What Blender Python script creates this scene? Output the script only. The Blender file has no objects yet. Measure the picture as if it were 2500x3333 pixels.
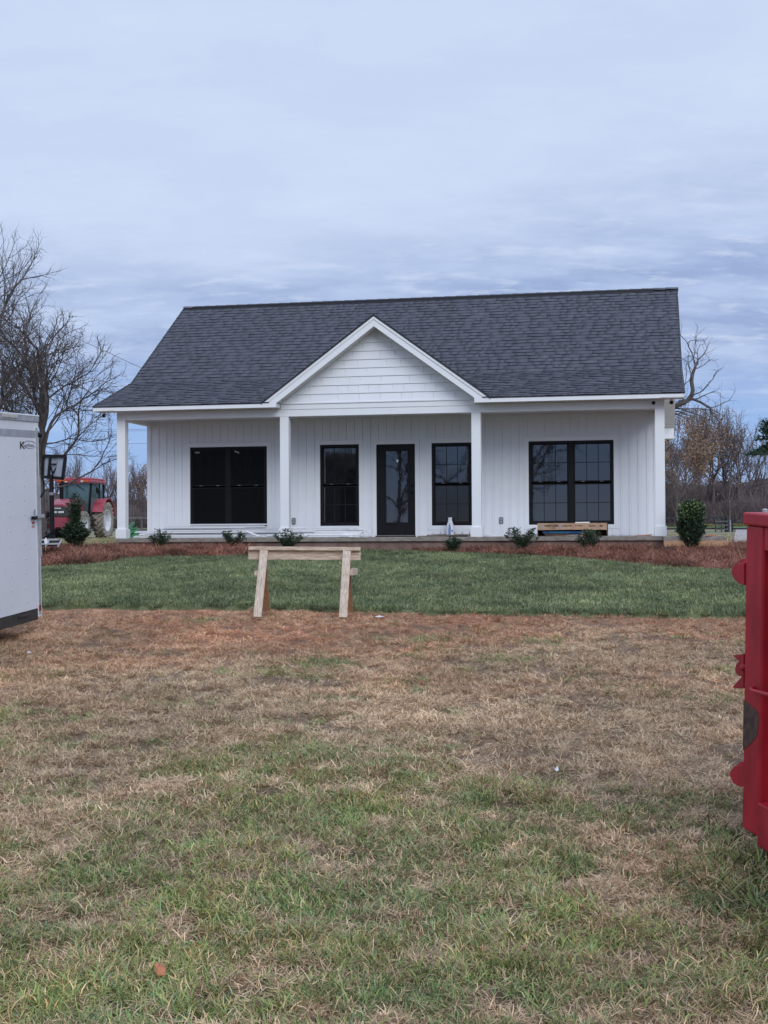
import bpy, bmesh, math, random
import numpy as np
from mathutils import Vector, Matrix, Euler, Quaternion
from mathutils import noise as mnoise
random.seed(7); np.random.seed(7)
rng = np.random.default_rng(11)
S = bpy.context.scene
C = S.collection
PI = math.pi

# ------------------------------------------------------------------ camera
CAM_Z = 1.55; FPX = 4353.4; PITCH = .014; ROLL = .0054; YAW = .1951
cam = bpy.data.cameras.new('camera'); co = bpy.data.objects.new('camera', cam); C.objects.link(co)
cam.sensor_fit = 'VERTICAL'; cam.sensor_height = 36; cam.lens = FPX / 3333 * 36
cam.clip_start = .1; cam.clip_end = 3000
co.matrix_world = Matrix.Translation((0, 0, CAM_Z)) @ Matrix.Rotation(PI/2 + PITCH, 4, 'X') @ Matrix.Rotation(-ROLL, 4, 'Z')
S.camera = co
# ------------------------------------------------------------------ world
w = bpy.data.worlds.new('World'); S.world = w; w.use_nodes = True
nt = w.node_tree; N = nt.nodes; L = nt.links; N.clear()
SUN_EL, SUN_AZ = math.radians(34), math.radians(162)   # azimuth measured clockwise from +Y
def wn(t, **k):
    n = N.new(t)
    for a, b in k.items(): setattr(n, a, b)
    return n
def wmath(op, a, b=None, c=None):
    n = N.new('ShaderNodeMath'); n.operation = op
    for i, v in enumerate((a, b, c)):
        if v is None: continue
        if isinstance(v, (int, float)): n.inputs[i].default_value = v
        else: L.new(v, n.inputs[i])
    return n.outputs[0]
def wmix(f, a, b):
    n = N.new('ShaderNodeMix'); n.data_type = 'RGBA'
    for s, v in ((0, f), (6, a), (7, b)):
        if isinstance(v, (int, float)): n.inputs[s].default_value = v
        elif isinstance(v, tuple): n.inputs[s].default_value = (*v, 1)
        else: L.new(v, n.inputs[s])
    return n.outputs[2]
def wramp(f, pts):
    n = N.new('ShaderNodeValToRGB'); e = n.color_ramp.elements
    for i, (p, c) in enumerate(pts):
        q = e[i] if i < 2 else e.new(p)
        q.position = p; q.color = (*c, 1) if isinstance(c, tuple) else (c, c, c, 1)
    L.new(f, n.inputs[0]); return n.outputs[0]
sky = wn('ShaderNodeTexSky', sky_type='NISHITA', sun_disc=False, sun_elevation=SUN_EL, sun_rotation=SUN_AZ)
tc = wn('ShaderNodeTexCoord'); sep = wn('ShaderNodeSeparateXYZ'); L.new(tc.outputs['Generated'], sep.inputs[0])
X, Y, Z = sep.outputs
zc = wmath('MAXIMUM', Z, 0.0)
den = wmath('ADD', zc, .20)
comb = wn('ShaderNodeCombineXYZ'); L.new(wmath('DIVIDE', X, den), comb.inputs[0]); L.new(wmath('DIVIDE', Y, den), comb.inputs[1])
def wnoise(scale, detail, rough, sx=1, sy=1, off=0):
    m = wn('ShaderNodeMapping'); m.inputs['Scale'].default_value = (sx, sy, 1); m.inputs['Location'].default_value = (off, off*.7, 0)
    L.new(comb.outputs[0], m.inputs[0])
    n = wn('ShaderNodeTexNoise'); n.inputs['Scale'].default_value = scale; n.inputs['Detail'].default_value = detail; n.inputs['Roughness'].default_value = rough
    L.new(m.outputs[0], n.inputs[0]); return n.outputs['Fac']
n1 = wnoise(1.3, 5, .55, 1, .9, 3.1)
n2 = wnoise(4.2, 7, .6, .8, 1.3, 9.4)
n3 = wnoise(10, 6, .6, .7, 1.6, 1.7)
# elevation term warped with the noises; the grey cloud deck starts lower on the left than on the right
el = wmath('ADD', Z, wmath('MULTIPLY', wmath('SUBTRACT', n1, .5), .10))
el = wmath('SUBTRACT', el, wmath('MULTIPLY', X, .13))
deck = wramp(el, [(0.17, 1.0), (.245, 0.0)])            # 1 = inside the lower, streaky deck
pale = wmix(wramp(n2, [(.35, 0.0), (.7, 1.0)]), (.545, .645, .855), (.610, .705, .890))
grey = wmix(wramp(n2, [(.40, 0.0), (.62, 1.0)]), (.310, .400, .640), (.450, .550, .790))
grey = wmix(wmath('MULTIPLY', wramp(n3, [(.53, 0.0), (.68, 1.0)]), .75), grey, (.57, .655, .835))
cl = wmix(deck, pale, grey)
# clear blue gaps close to the horizon
blue = wmix(.35, (.225, .395, .760), (.38, .55, .86))
hz = wmath('ADD', Z, wmath('MULTIPLY', wmath('SUBTRACT', n2, .5), .09))
gap = wramp(hz, [(.07, .85), (.135, 0.0)])
cl = wmix(gap, cl, blue)
cl = wmix(wramp(Z, [(0.0, .5), (.05, 0.0)]), cl, (.60, .68, .88))
# overcast sky is brighter overhead, outside the frame
zen = wmath('ADD', 1.0, wmath('MULTIPLY', wramp(Z, [(.40, 0.0), (1.0, 1.0)]), .35))
cloudbg = wn('ShaderNodeBackground'); L.new(cl, cloudbg.inputs[0]); L.new(zen, cloudbg.inputs[1])
skybg = wn('ShaderNodeBackground'); L.new(sky.outputs[0], skybg.inputs[0]); skybg.inputs[1].default_value = .08
ms = wn('ShaderNodeMixShader'); ms.inputs[0].default_value = .92
L.new(skybg.outputs[0], ms.inputs[1]); L.new(cloudbg.outputs[0], ms.inputs[2])
wo = wn('ShaderNodeOutputWorld'); L.new(ms.outputs[0], wo.inputs[0])
# ------------------------------------------------------------------ sun behind the cloud
sl = bpy.data.lights.new('sun', 'SUN'); so = bpy.data.objects.new('sun', sl); C.objects.link(so)
sl.energy = 1.4; sl.angle = math.radians(34); sl.color = (.97, .98, 1.0)
sd = Vector((math.sin(SUN_AZ)*math.cos(SUN_EL), math.cos(SUN_AZ)*math.cos(SUN_EL), math.sin(SUN_EL)))
so.rotation_euler = sd.to_track_quat('Z', 'Y').to_euler()
S.view_settings.view_transform = 'Standard'; S.view_settings.look = 'None'
S.view_settings.gamma = 1; S.view_settings.exposure = 0.13; S.view_settings.use_curve_mapping = False
S.cycles.use_denoising = True; S.cycles.max_bounces = 6

# ------------------------------------------------------------------ helpers
def ray(xs, ys):
    dx, dy = xs - 1250, ys - 1666.5
    a = dx*math.cos(ROLL) - dy*math.sin(ROLL); b = dx*math.sin(ROLL) + dy*math.cos(ROLL)
    x = a/FPX; h = -b/FPX
    return Vector((x, math.cos(PITCH) - h*math.sin(PITCH), h*math.cos(PITCH) + math.sin(PITCH)))
def P(xs, ys, D):
    d = ray(xs, ys); d = d*(D/d.y); return Vector((d.x, d.y, d.z + CAM_Z))
def hit(xs, ys, p0, n):
    d = ray(xs, ys); o = Vector((0, 0, CAM_Z)); t = (p0 - o).dot(n)/d.dot(n); return o + d*t
def vnoise(x, y, seed=0):
    x = np.asarray(x, float); y = np.asarray(y, float)
    xi = np.floor(x).astype(np.int64); yi = np.floor(y).astype(np.int64); fx = x-xi; fy = y-yi
    def h(a, b):
        n = (a*374761393 + b*668265263 + seed*974634777) & 0xffffffff
        n = ((n ^ (n >> 13))*1274126177) & 0xffffffff
        return ((n ^ (n >> 16)) & 0xffff)/65535.
    u = fx*fx*(3-2*fx); v = fy*fy*(3-2*fy)
    return (h(xi, yi)*(1-u)+h(xi+1, yi)*u)*(1-v) + (h(xi, yi+1)*(1-u)+h(xi+1, yi+1)*u)*v
def fbm(x, y, o=4, seed=0):
    r = 0; a = .5; s = 0
    for i in range(o):
        r = r + a*vnoise(x, y, seed+i*17); s += a; a *= .5; x = x*2.03+7.1; y = y*2.03+3.3
    return r/s
HY = [-400, -60, 0, 5, 15, 28, 36, 60, 112, 130, 150, 400, 3000]
HZ = [-2.5, -1.4, 0.0, .19, .575, 1.07, 1.17, 1.27, 1.26, 1.62, 2.2, 5.5, 9.0]
def H(x, y):
    return np.interp(y, HY, HZ) + (fbm(np.asarray(x)*.7, np.asarray(y)*.7, 3, 5)-.5)*.05
def H1(x, y): return float(H(np.array([x]), np.array([y]))[0])
def G(xs, ys, dz=0):
    "pixel of the photograph -> point on the ground"
    d = ray(xs, ys); t = 2.0
    while t < 400:
        if CAM_Z + d.z*t <= H1(d.x*t, d.y*t) + dz: break
        t *= 1.004
    return Vector((d.x*t, d.y*t, H1(d.x*t, d.y*t) + dz))
K = 2500/1659.  # photograph pixels per overview pixel
def Gd(xd, yd, dz=0): return G(xd*K, yd*K, dz)
def Pd(xd, yd, D): return P(xd*K, yd*K, D)

MATS = {}
def mat(name, c1, c2=None, scale=4., rough=.6, bump=0., bscale=None, metal=0., spec=.5, stretch=(1, 1, 1), detail=5, ior=None, r=(.35, .65), attr=None, inst=None, mul=None, coat=0., trans=0.):
    if name in MATS: return MATS[name]
    m = bpy.data.materials.new(name); m.use_nodes = True; t = m.node_tree; b = t.nodes['Principled BSDF']
    b.inputs['Roughness'].default_value = rough; b.inputs['Metallic'].default_value = metal
    b.inputs['Specular IOR Level'].default_value = spec; b.inputs['Coat Weight'].default_value = coat
    if ior: b.inputs['IOR'].default_value = ior
    if trans: b.inputs['Transmission Weight'].default_value = trans
    tcn = t.nodes.new('ShaderNodeTexCoord'); mp = t.nodes.new('ShaderNodeMapping'); mp.inputs['Scale'].default_value = stretch
    t.links.new(tcn.outputs['Object'], mp.inputs[0])
    nz = t.nodes.new('ShaderNodeTexNoise'); nz.inputs['Scale'].default_value = scale; nz.inputs['Detail'].default_value = detail; nz.inputs['Roughness'].default_value = .6
    t.links.new(mp.outputs[0], nz.inputs[0])
    col = None
    if c2 is None: b.inputs['Base Color'].default_value = (*c1, 1)
    else:
        rp = t.nodes.new('ShaderNodeValToRGB'); rp.color_ramp.elements[0].color = (*c1, 1); rp.color_ramp.elements[1].color = (*c2, 1)
        rp.color_ramp.elements[0].position = r[0]; rp.color_ramp.elements[1].position = r[1]
        t.links.new(nz.outputs['Fac'], rp.inputs[0]); col = rp.outputs[0]
        t.links.new(col, b.inputs['Base Color'])
    for nm, ty in ((attr, 'GEOMETRY'), (inst, 'INSTANCER')):
        if not nm: continue
        a = t.nodes.new('ShaderNodeAttribute'); a.attribute_name = nm; a.attribute_type = ty
        if col is None: col = a.outputs['Color']
        else:
            mx = t.nodes.new('ShaderNodeMix'); mx.data_type = 'RGBA'; mx.blend_type = 'MULTIPLY'; mx.inputs[0].default_value = 1
            t.links.new(col, mx.inputs[6]); t.links.new(a.outputs['Color'], mx.inputs[7]); col = mx.outputs[2]
        t.links.new(col, b.inputs['Base Color'])
    if bump:
        bp = t.nodes.new('ShaderNodeBump'); bp.inputs['Strength'].default_value = bump; bp.inputs['Distance'].default_value = .01
        if bscale:
            n2_ = t.nodes.new('ShaderNodeTexNoise'); n2_.inputs['Scale'].default_value = bscale; n2_.inputs['Detail'].default_value = 4
            t.links.new(mp.outputs[0], n2_.inputs[0]); t.links.new(n2_.outputs['Fac'], bp.inputs['Height'])
        else: t.links.new(nz.outputs['Fac'], bp.inputs['Height'])
        t.links.new(bp.outputs[0], b.inputs['Normal'])
    MATS[name] = m; return m

class MB:
    def __init__(s): s.v = []; s.f = []
    def add(s, vs, fs):
        o = len(s.v); s.v += [tuple(v) for v in vs]; s.f += [tuple(i+o for i in f) for f in fs]; return s
    def box(s, a, b):
        x0, y0, z0 = a; x1, y1, z1 = b
        return s.add([(x0,y0,z0),(x1,y0,z0),(x1,y1,z0),(x0,y1,z0),(x0,y0,z1),(x1,y0,z1),(x1,y1,z1),(x0,y1,z1)],
                     [(0,3,2,1),(4,5,6,7),(0,1,5,4),(1,2,6,5),(2,3,7,6),(3,0,4,7)])
    def prism(s, poly, d):
        "poly: list of 3-D points of a planar outline, extruded by vector d"
        n = len(poly); d = Vector(d); ps = [Vector(p) for p in poly]
        s.add(ps + [p + d for p in ps], [tuple(range(n-1, -1, -1)), tuple(range(n, 2*n))] + [(i, (i+1) % n, (i+1) % n + n, i+n) for i in range(n)])
        return s
    def beam(s, a, b, w_, h_, up=(0, 0, 1)):
        a = Vector(a); b = Vector(b); d = (b-a).normalized(); r = d.cross(Vector(up)); 
        if r.length < 1e-4: r = Vector((1, 0, 0))
        r.normalize(); u = r.cross(d)
        q = [-r*w_/2-u*h_/2, r*w_/2-u*h_/2, r*w_/2+u*h_/2, -r*w_/2+u*h_/2]
        return s.add([a+x for x in q] + [b+x for x in q], [(0,1,2,3)[::-1], (4,5,6,7), (0,1,5,4), (1,2,6,5), (2,3,7,6), (3,0,4,7)])
    def tube(s, pts, rad, n=8, cap=True):
        pts = [Vector(p) for p in pts]; k = len(pts); rad = [rad]*k if isinstance(rad, (int, float)) else rad
        o = len(s.v); ref = None
        for i, p in enumerate(pts):
            d = (pts[min(i+1, k-1)] - pts[max(i-1, 0)]).normalized()
            if ref is None: ref = d.orthogonal().normalized()
            r = (ref - d*ref.dot(d)).normalized(); ref = r; u = d.cross(r)
            for j in range(n):
                a = 2*PI*j/n; s.v.append(tuple(p + (r*math.cos(a)+u*math.sin(a))*rad[i]))
        for i in range(k-1):
            for j in range(n):
                s.f.append((o+i*n+j, o+i*n+(j+1) % n, o+(i+1)*n+(j+1) % n, o+(i+1)*n+j))
        if cap: s.f.append(tuple(o+j for j in range(n))[::-1]); s.f.append(tuple(o+(k-1)*n+j for j in range(n)))
        return s
    def lathe(s, prof, n=32, axis='X', c=(0, 0, 0), cap=True):
        "prof: (radius, along-axis) pairs"
        o = len(s.v); c = Vector(c)
        for r, h in prof:
            for j in range(n):
                a = 2*PI*j/n; q = (h, r*math.cos(a), r*math.sin(a))
                if axis == 'Y': q = (q[1], q[0], q[2])
                if axis == 'Z': q = (q[1], q[2], q[0])
                s.v.append(tuple(c + Vector(q)))
        for i in range(len(prof)-1):
            for j in range(n): s.f.append((o+i*n+j, o+i*n+(j+1) % n, o+(i+1)*n+(j+1) % n, o+(i+1)*n+j))
        if cap: s.f.append(tuple(o+j for j in range(n))); s.f.append(tuple(o+(len(prof)-1)*n+j for j in range(n))[::-1])
        return s
    def mesh(s, name):
        me = bpy.data.meshes.new(name); me.from_pydata(s.v, [], s.f); me.update()
        bm = bmesh.new(); bm.from_mesh(me); bmesh.ops.recalc_face_normals(bm, faces=bm.faces); bm.to_mesh(me); bm.free()
        return me
    def build(s, name, m, parent=None, bevel=0, smooth=False, loc=None):
        return link(name, s.mesh(name), m, parent, bevel, smooth, loc)
def link(name, me, m=None, parent=None, bevel=0, smooth=False, loc=None):
    if m is not None and not me.materials: me.materials.append(m)
    if smooth: me.polygons.foreach_set('use_smooth', [True]*len(me.polygons))
    o = bpy.data.objects.new(name, me); C.objects.link(o)
    if parent: o.parent = parent
    if loc is not None: o.location = loc
    if bevel:
        b = o.modifiers.new('bevel', 'BEVEL'); b.width = bevel; b.segments = 2; b.limit_method = 'ANGLE'; b.angle_limit = .6
    return o
def tag(o, label=None, cat=None, group=None, kind=None):
    if label: o['label'] = label
    if cat: o['category'] = cat
    if group: o['group'] = group
    if kind: o['kind'] = kind
    return o
def empty(name, loc=(0, 0, 0), rot=(0, 0, 0), **k):
    o = bpy.data.objects.new(name, None); C.objects.link(o); o.location = loc; o.rotation_euler = rot; o.empty_display_size = .1
    return tag(o, **k)
def copy_tree(o, parent=None):
    c = o.copy(); C.objects.link(c); c.parent = parent
    for ch in [q for q in bpy.data.objects if q.parent == o]: copy_tree(ch, c)
    return c
def npmesh(name, V, F4=None, F3=None, col=None, cname='Col'):
    me = bpy.data.meshes.new(name); V = np.asarray(V, np.float32)
    me.vertices.add(len(V)); me.vertices.foreach_set('co', V.ravel())
    li = []; tot = []
    if F4 is not None and len(F4): li.append(np.asarray(F4).ravel()); tot.append(np.full(len(F4), 4))
    if F3 is not None and len(F3): li.append(np.asarray(F3).ravel()); tot.append(np.full(len(F3), 3))
    if li:
        li = np.concatenate(li).astype(np.int32); tot = np.concatenate(tot).astype(np.int32); st = np.concatenate([[0], np.cumsum(tot)[:-1]]).astype(np.int32)
        me.loops.add(len(li)); me.loops.foreach_set('vertex_index', li)
        me.polygons.add(len(tot)); me.polygons.foreach_set('loop_start', st); me.polygons.foreach_set('loop_total', tot)
    if col is not None:
        a = me.color_attributes.new(cname, 'FLOAT_COLOR', 'POINT'); c = np.ones((len(V), 4), np.float32); c[:, :3] = col; a.data.foreach_set('color', c.ravel())
    me.update(calc_edges=True); return me
def textmesh(txt, size, name, m, parent, mtx, bold=0., font_shear=0, sx=1.):
    cu = bpy.data.curves.new(name, 'FONT'); cu.body = txt; cu.size = size; cu.offset = bold; cu.shear = font_shear; cu.extrude = .0006
    o = bpy.data.objects.new(name, cu); C.objects.link(o)
    dg = bpy.context.evaluated_depsgraph_get(); me = bpy.data.meshes.new_from_object(o.evaluated_get(dg)); bpy.data.objects.remove(o); bpy.data.curves.remove(cu)
    me.transform(mtx @ Matrix.Diagonal((sx, 1, 1, 1))); me.name = name; me.materials.clear()
    return link(name, me, m, parent)

# ------------------------------------------------------------------ materials
M_white = mat('white vinyl', (.79, .815, .86), (.82, .845, .88), 3, .45, .03, 60)
M_trim = mat('white trim', (.80, .82, .85), (.83, .84, .86), 5, .35)
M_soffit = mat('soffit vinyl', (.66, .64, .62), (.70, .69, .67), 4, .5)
M_black = mat('black painted frame', (.006, .006, .008), (.009, .009, .011), 6, .45, spec=.22)
M_blk2 = mat('black rubber', (.018, .018, .019), (.03, .03, .03), 8, .7, .1)
M_glass = mat('window glass', (.008, .009, .011), None, 2.2, .02, .08, 2.2, ior=1.85, spec=.55, stretch=(1, .3, .6))
M_glassd = mat('screened glass', (.008, .008, .009), None, 1.5, .22, .03, ior=1.22, spec=.4)
M_glassm = mat('dull glass', (.010, .011, .013), None, 1.5, .12, .05, 2, ior=1.75, spec=.5)
M_conc = mat('concrete slab', (.19, .16, .135), (.30, .27, .245), 7, .85, .3, 40, stretch=(1, 1, 3))
M_found = mat('clay stained foundation', (.15, .085, .065), (.25, .17, .145), 3.5, .9, .3, 30)
M_shingle = mat('asphalt shingle', (.62, .62, .64), (1., 1., 1.), 55, .93, .25, 400, attr='tone', spec=.25)
M_drip = mat('dark drip edge', (.012, .013, .018), None, rough=.5)
M_wood = mat('pale weathered lumber', (.36, .25, .17), (.72, .61, .50), 5, .75, .15, 60, stretch=(1.6, 14, 14), r=(.3, .7))
M_woodv = mat('pale lumber upright', (.42, .32, .24), (.74, .65, .56), 5, .75, .15, 60, stretch=(14, 14, 1.4), r=(.3, .7))
M_woodo = mat('orange inner lumber', (.20, .095, .045), (.36, .19, .10), 7, .8, .1, 60, stretch=(9, 9, .8), r=(.3, .7))
M_ply = mat('orange plywood', (.36, .20, .11), (.52, .31, .18), 5, .75, stretch=(.6, 6, 6))
M_card = mat('cardboard', (.40, .25, .16), (.50, .33, .22), 9, .85, .05, 60)
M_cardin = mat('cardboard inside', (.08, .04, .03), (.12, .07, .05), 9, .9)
M_red = mat('red trailer paint', (.25, .010, .018), (.50, .022, .040), 7, .5, .15, 30, spec=.3, r=(.3, .62), detail=9, stretch=(1, 1, .45))
M_redtop = M_red
M_rust = mat('bare stained steel', (.022, .012, .013), (.13, .070, .050), 30, .7, .2, r=(.3, .7), detail=8)
M_tpanel = mat('white trailer aluminium', (.63, .66, .70), (.72, .74, .78), 1.3, .35, .03, 6, r=(.2, .8))
M_alu = mat('bare aluminium trim', (.36, .37, .39), (.50, .51, .53), 9, .38, metal=.45)
M_dark = mat('dark frame steel', (.022, .019, .018), (.04, .035, .032), 9, .6)
M_tred = mat('faded tractor red', (.33, .040, .062), (.44, .085, .115), 2.5, .38, coat=.2)
M_tdark = mat('tractor dark plastic', (.045, .042, .040), (.075, .07, .062), 3, .55)
M_tglass = mat('tractor cab glass', (.05, .105, .11), (.10, .17, .175), 1.5, .08, ior=1.7)
M_mudtyre = mat('mud caked tyre', (.16, .14, .11), (.36, .32, .27), 9, .9, .3, r=(.3, .6))
M_rim = mat('dusty silver rim', (.55, .56, .58), (.70, .71, .73), 5, .45)
M_lamp = mat('lamp lens', (.75, .74, .72), None, rough=.15)
M_orange = mat('amber lens', (.6, .12, .03), None, rough=.3)
M_green = mat('green implement paint', (.02, .15, .06), (.05, .25, .11), 3, .45)
M_grey = mat('grey plastic', (.16, .16, .17), (.20, .20, .21), 5, .5)
M_acr = mat('acrylic backboard', (.28, .31, .37), (.36, .40, .46), 3, .2)
M_rail = mat('black fence board', (.014, .016, .020), (.035, .038, .045), 5, .8)
M_railp = mat('grey weathered fence board', (.07, .07, .075), (.13, .125, .12), 5, .85)
M_blueprint = mat('blue print', (.03, .16, .50), None, rough=.5)
M_bag = mat('white poly bag', (.66, .68, .72), (.78, .80, .84), 8, .4, .25, 20)
M_ink = mat('dark print', (.035, .02, .018), None, rough=.8)
M_teal = mat('blue teal wrap', (.02, .07, .25), (.03, .22, .36), 5, .4, stretch=(1, 1, 1))
M_scrap = mat('wood scrap', (.10, .07, .055), (.26, .20, .16), 8, .85)
M_wire = mat('utility wire', (.05, .05, .055), None, rough=.6)
M_bark = mat('grey brown bark', (.055, .042, .040), (.12, .10, .095), 3, .95, .4, 20)
M_bark2 = mat('pale grey bark', (.10, .09, .10), (.17, .155, .16), 3, .95)
M_twig = mat('far twig', (.11, .085, .085), (.20, .155, .15), .4, .95)
M_leafd = mat('dry brown leaf', (.07, .035, .022), (.17, .09, .05), 1.2, .8)
M_leafg = mat('golden oak leaf', (.22, .13, .075), (.36, .235, .14), .6, .8)
M_thick = mat('thicket twig', (.075, .058, .060), (.16, .125, .125), .35, .95)
M_pine = mat('pine needles', (.02, .045, .03), (.045, .085, .05), 1.5, .8)
M_leaf = mat('dark evergreen leaf', (.018, .034, .020), (.040, .066, .036), 9, .45, attr='Col')

# ------------------------------------------------------------------ ground
def lawn_front(x):   # world y of the front edge of the sod as a function of world x
    return np.interp(x, LFX, LFY) + (fbm(np.asarray(x)*4, np.asarray(x)*0, 4, 3)-.5)*.20
_f = [Gd(a, b) for a, b in ((92, 1315), (400, 1318), (600, 1322), (780, 1326), (1000, 1330), (1200, 1333), (1400, 1335), (1605, 1338))]
LFX = [-14]+[p.x for p in _f]+[12]; LFY = [_f[0].y+.9]+[p.y for p in _f]+[_f[-1].y-.3]
_bl = [Gd(a, b) for a, b in ((92, 1234), (196, 1228), (244, 1220), (266, 1213), (330, 1211), (464, 1209), (530, 1208))]
_br = [Gd(a, b) for a, b in ((850, 1183), (872, 1196), (950, 1201), (1050, 1204), (1150, 1207), (1250, 1215), (1330, 1222), (1400, 1229), (1480, 1236), (1605, 1243))]
def front_y(x):      # world y of the porch front (foundation) at world x
    return 29.07 - (x+5.80)*math.tan(YAW)
def yard_colour(x, y):
    "straw, clay and green fractions of the worn yard, shared by the soil sheet and by the tufts"
    n = fbm(x*.55, y*.40, 5, 21); n2 = fbm(x*1.9+9, y*1.5, 4, 33); n3 = fbm(x*.9+4, y*.6, 4, 55)
    near = np.clip((10.5-y)/5.5, 0, 1)
    near2 = np.clip((6.6-y)/2.2, 0, 1)
    g = .14 + .34*near + .42*near2 + (n-.5)*1.9 + (n2-.5)*1.7
    g -= .55*np.exp(-((x-1.05)/.55)**2-((y-8.6)/2.1)**2)             # worn pale patch on the right
    g -= .35*np.exp(-((x+1.5)/.55)**2-((y-6.7)/1.0)**2)
    g -= .35*np.clip((y-11.5)/2.5, 0, 1)
    g += .28*np.exp(-((x+1.6)/.8)**2-((y-9.5)/1.3)**2)
    clay = np.clip((y-11.3)/3.2, 0, 1)*.75 + (n3-.48)*1.5 + .25*np.exp(-((x-.3)/1.3)**2-((y-12.4)/1.2)**2)
    clay *= np.clip((y-7.0)/3, 0.1, 1)
    return np.clip(g, 0, 1), np.clip(clay, 0, 1), n2
xs_ = np.concatenate([np.linspace(-1500, -40, 16), np.arange(-38, -9, 1.5), np.arange(-8, 9, .07), np.arange(9.5, 45, 1.5), np.linspace(50, 1500, 16)])
ys_ = np.concatenate([np.linspace(-400, -12, 12), np.arange(-10, 2.4, 1.), np.arange(3, 16.2, .07), np.arange(16.5, 60, .5), np.arange(62, 160, 4), np.linspace(170, 2500, 18)])
XX, YY = np.meshgrid(xs_, ys_); ZZ = H(XX, YY)
fine = ((np.abs(XX) < 8.6) & (YY > 2.8) & (YY < 16.3))
ZZ = ZZ + np.where(fine, (fbm(XX*4, YY*4, 4, 8)-.5)*.045 + (fbm(XX*14, YY*14, 2, 9)-.5)*.02, 0)
g_, c_, n_ = yard_colour(XX, YY)
straw = np.array([.33, .225, .15]); clayc = np.array([.38, .165, .085]); greenc = np.array([.12, .13, .055]); dirt = np.array([.115, .07, .045])
d_ = fbm(XX*5, YY*5, 4, 71)
colr = straw*(1-g_[..., None]) + greenc*g_[..., None]
colr = colr*(1-c_[..., None]*.85) + clayc*c_[..., None]*.85
dm = np.clip((.50-d_)*5, 0, 1)[..., None]*.75; colr = colr*(1-dm) + dirt*dm
far = np.clip((YY-28)/8, 0, 1)[..., None]
fn = fbm(XX*.06, YY*.16, 4, 91)[..., None]
farc = np.where(fn > .5, np.array([.20, .185, .105]), np.array([.115, .125, .065])) * (.85+.3*fbm(XX*.5, YY*.5, 3, 4)[..., None])
band = np.clip(1-np.abs(YY-90)/26, 0, 1)[..., None]; farc = farc*(1-band*.7) + np.array([.27, .225, .165])*band*.7
band = np.clip(1-np.abs(YY-133)/8, 0, 1)[..., None]; farc = farc*(1-band) + np.array([.10, .19, .07])*band
farc = farc*1.25
colr = colr*(1-far) + farc*far
nx, ny = len(xs_), len(ys_)
ii = np.arange(nx*ny).reshape(ny, nx)
F4 = np.stack([ii[:-1, :-1], ii[:-1, 1:], ii[1:, 1:], ii[1:, :-1]], -1).reshape(-1, 4)
M_soil = mat('yard soil', (.55, .55, .55), (1.15, 1.12, 1.08), 26, .95, .8, 70, attr='Col', r=(.3, .7), detail=8)
ground = link('ground', npmesh('ground', np.stack([XX, YY, ZZ], -1).reshape(-1, 3), F4, None, colr.reshape(-1, 3)), M_soil, smooth=True)
tag(ground, kind='structure')

# sheets of lawn and pine straw mulch, laid over the ground
def sheet(name, inside, x0, x1, y0, y1, step, lift, m, colf):
    xs = np.arange(x0, x1+step, step); ys = np.arange(y0, y1+step, step); A, B = np.meshgrid(xs, ys)
    ins = inside(A, B); h = lift(A, B, ins)
    Zs = H(A, B) + np.where(ins > 0, h, -.06)
    keep = ins > -step*1.5
    i2 = np.arange(A.size).reshape(A.shape)
    f = np.stack([i2[:-1, :-1], i2[:-1, 1:], i2[1:, 1:], i2[1:, :-1]], -1)
    k = keep[:-1, :-1] & keep[:-1, 1:] & keep[1:, 1:] & keep[1:, :-1]; f = f[k]
    used = np.unique(f); rm = np.full(A.size, -1); rm[used] = np.arange(len(used))
    V = np.stack([A, B, Zs], -1).reshape(-1, 3)[used]
    return link(name, npmesh(name, V, rm[f], None, colf(A, B).reshape(-1, 3)[used]), m, smooth=True)
blx = np.array([p.x for p in _bl]); bly = np.array([p.y for p in _bl]); brx = np.array([p.x for p in _br]); bry = np.array([p.y for p in _br])
def wob(x, y, a=.22): return (fbm(x*2.2, y*2.2, 3, 14)-.5)*a
def mulch_front(x):
    l = np.interp(x, np.concatenate([[-14], blx, [blx[-1]+.25, 12]]), np.concatenate([[bly[0]-.6], bly, [40, 40]]))
    r = np.interp(x, np.concatenate([[-14, brx[0]-.15], brx, [12]]), np.concatenate([[40, 40], bry, [bry[-1]-1.0]]))
    return np.minimum(l, r)
def in_mulch(x, y):   # distance-like, positive inside
    back = np.where(x < -5.85, Gd(92, 1190).y, np.where(x > 5.85, Gd(1560, 1188).y, front_y(x)+.25))
    return np.minimum(y - mulch_front(x) + wob(x, y), np.minimum(back-y, np.minimum(x+11, 9.5-x)))
def in_lawn(x, y):
    return np.minimum(np.minimum(y-lawn_front(x), np.where(in_mulch(x, y) > 0, -1, front_y(x)+.1-y)), np.minimum(x+12, 10.5-x))
def lawn_col(x, y):
    n = fbm(x*.8, y*.5, 4, 61)[..., None]; return np.array([.09, .11, .045])*(1-n) + np.array([.15, .17, .08])*n
M_lawn = mat('sod thatch', (.7, .7, .7), (1.1, 1.1, 1.1), 30, .95, .6, 80, attr='Col')
lawn = sheet('lawn', in_lawn, -12.3, 10.8, 14, 30.5, .09, lambda x, y, i: .045+0*x, M_lawn, lawn_col)
tag(lawn, kind='structure')
def mul_lift(x, y, i):
    t = np.clip(1-(front_y(x)-y)/1.7, 0, 1)*np.where(np.abs(x) < 7.5, 1, .6)
    return .03 + .05*np.clip(i/.6, 0, 1) + t*np.clip(1.13-H(x, y)-.08, 0, .3) + (fbm(x*3.1, y*3.1, 4, 44)-.5)*.15
def mul_col(x, y):
    n = fbm(x*2.6, y*2.6, 4, 81)[..., None]; return np.array([.085, .042, .032])*(1-n) + np.array([.24, .125, .092])*n
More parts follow.
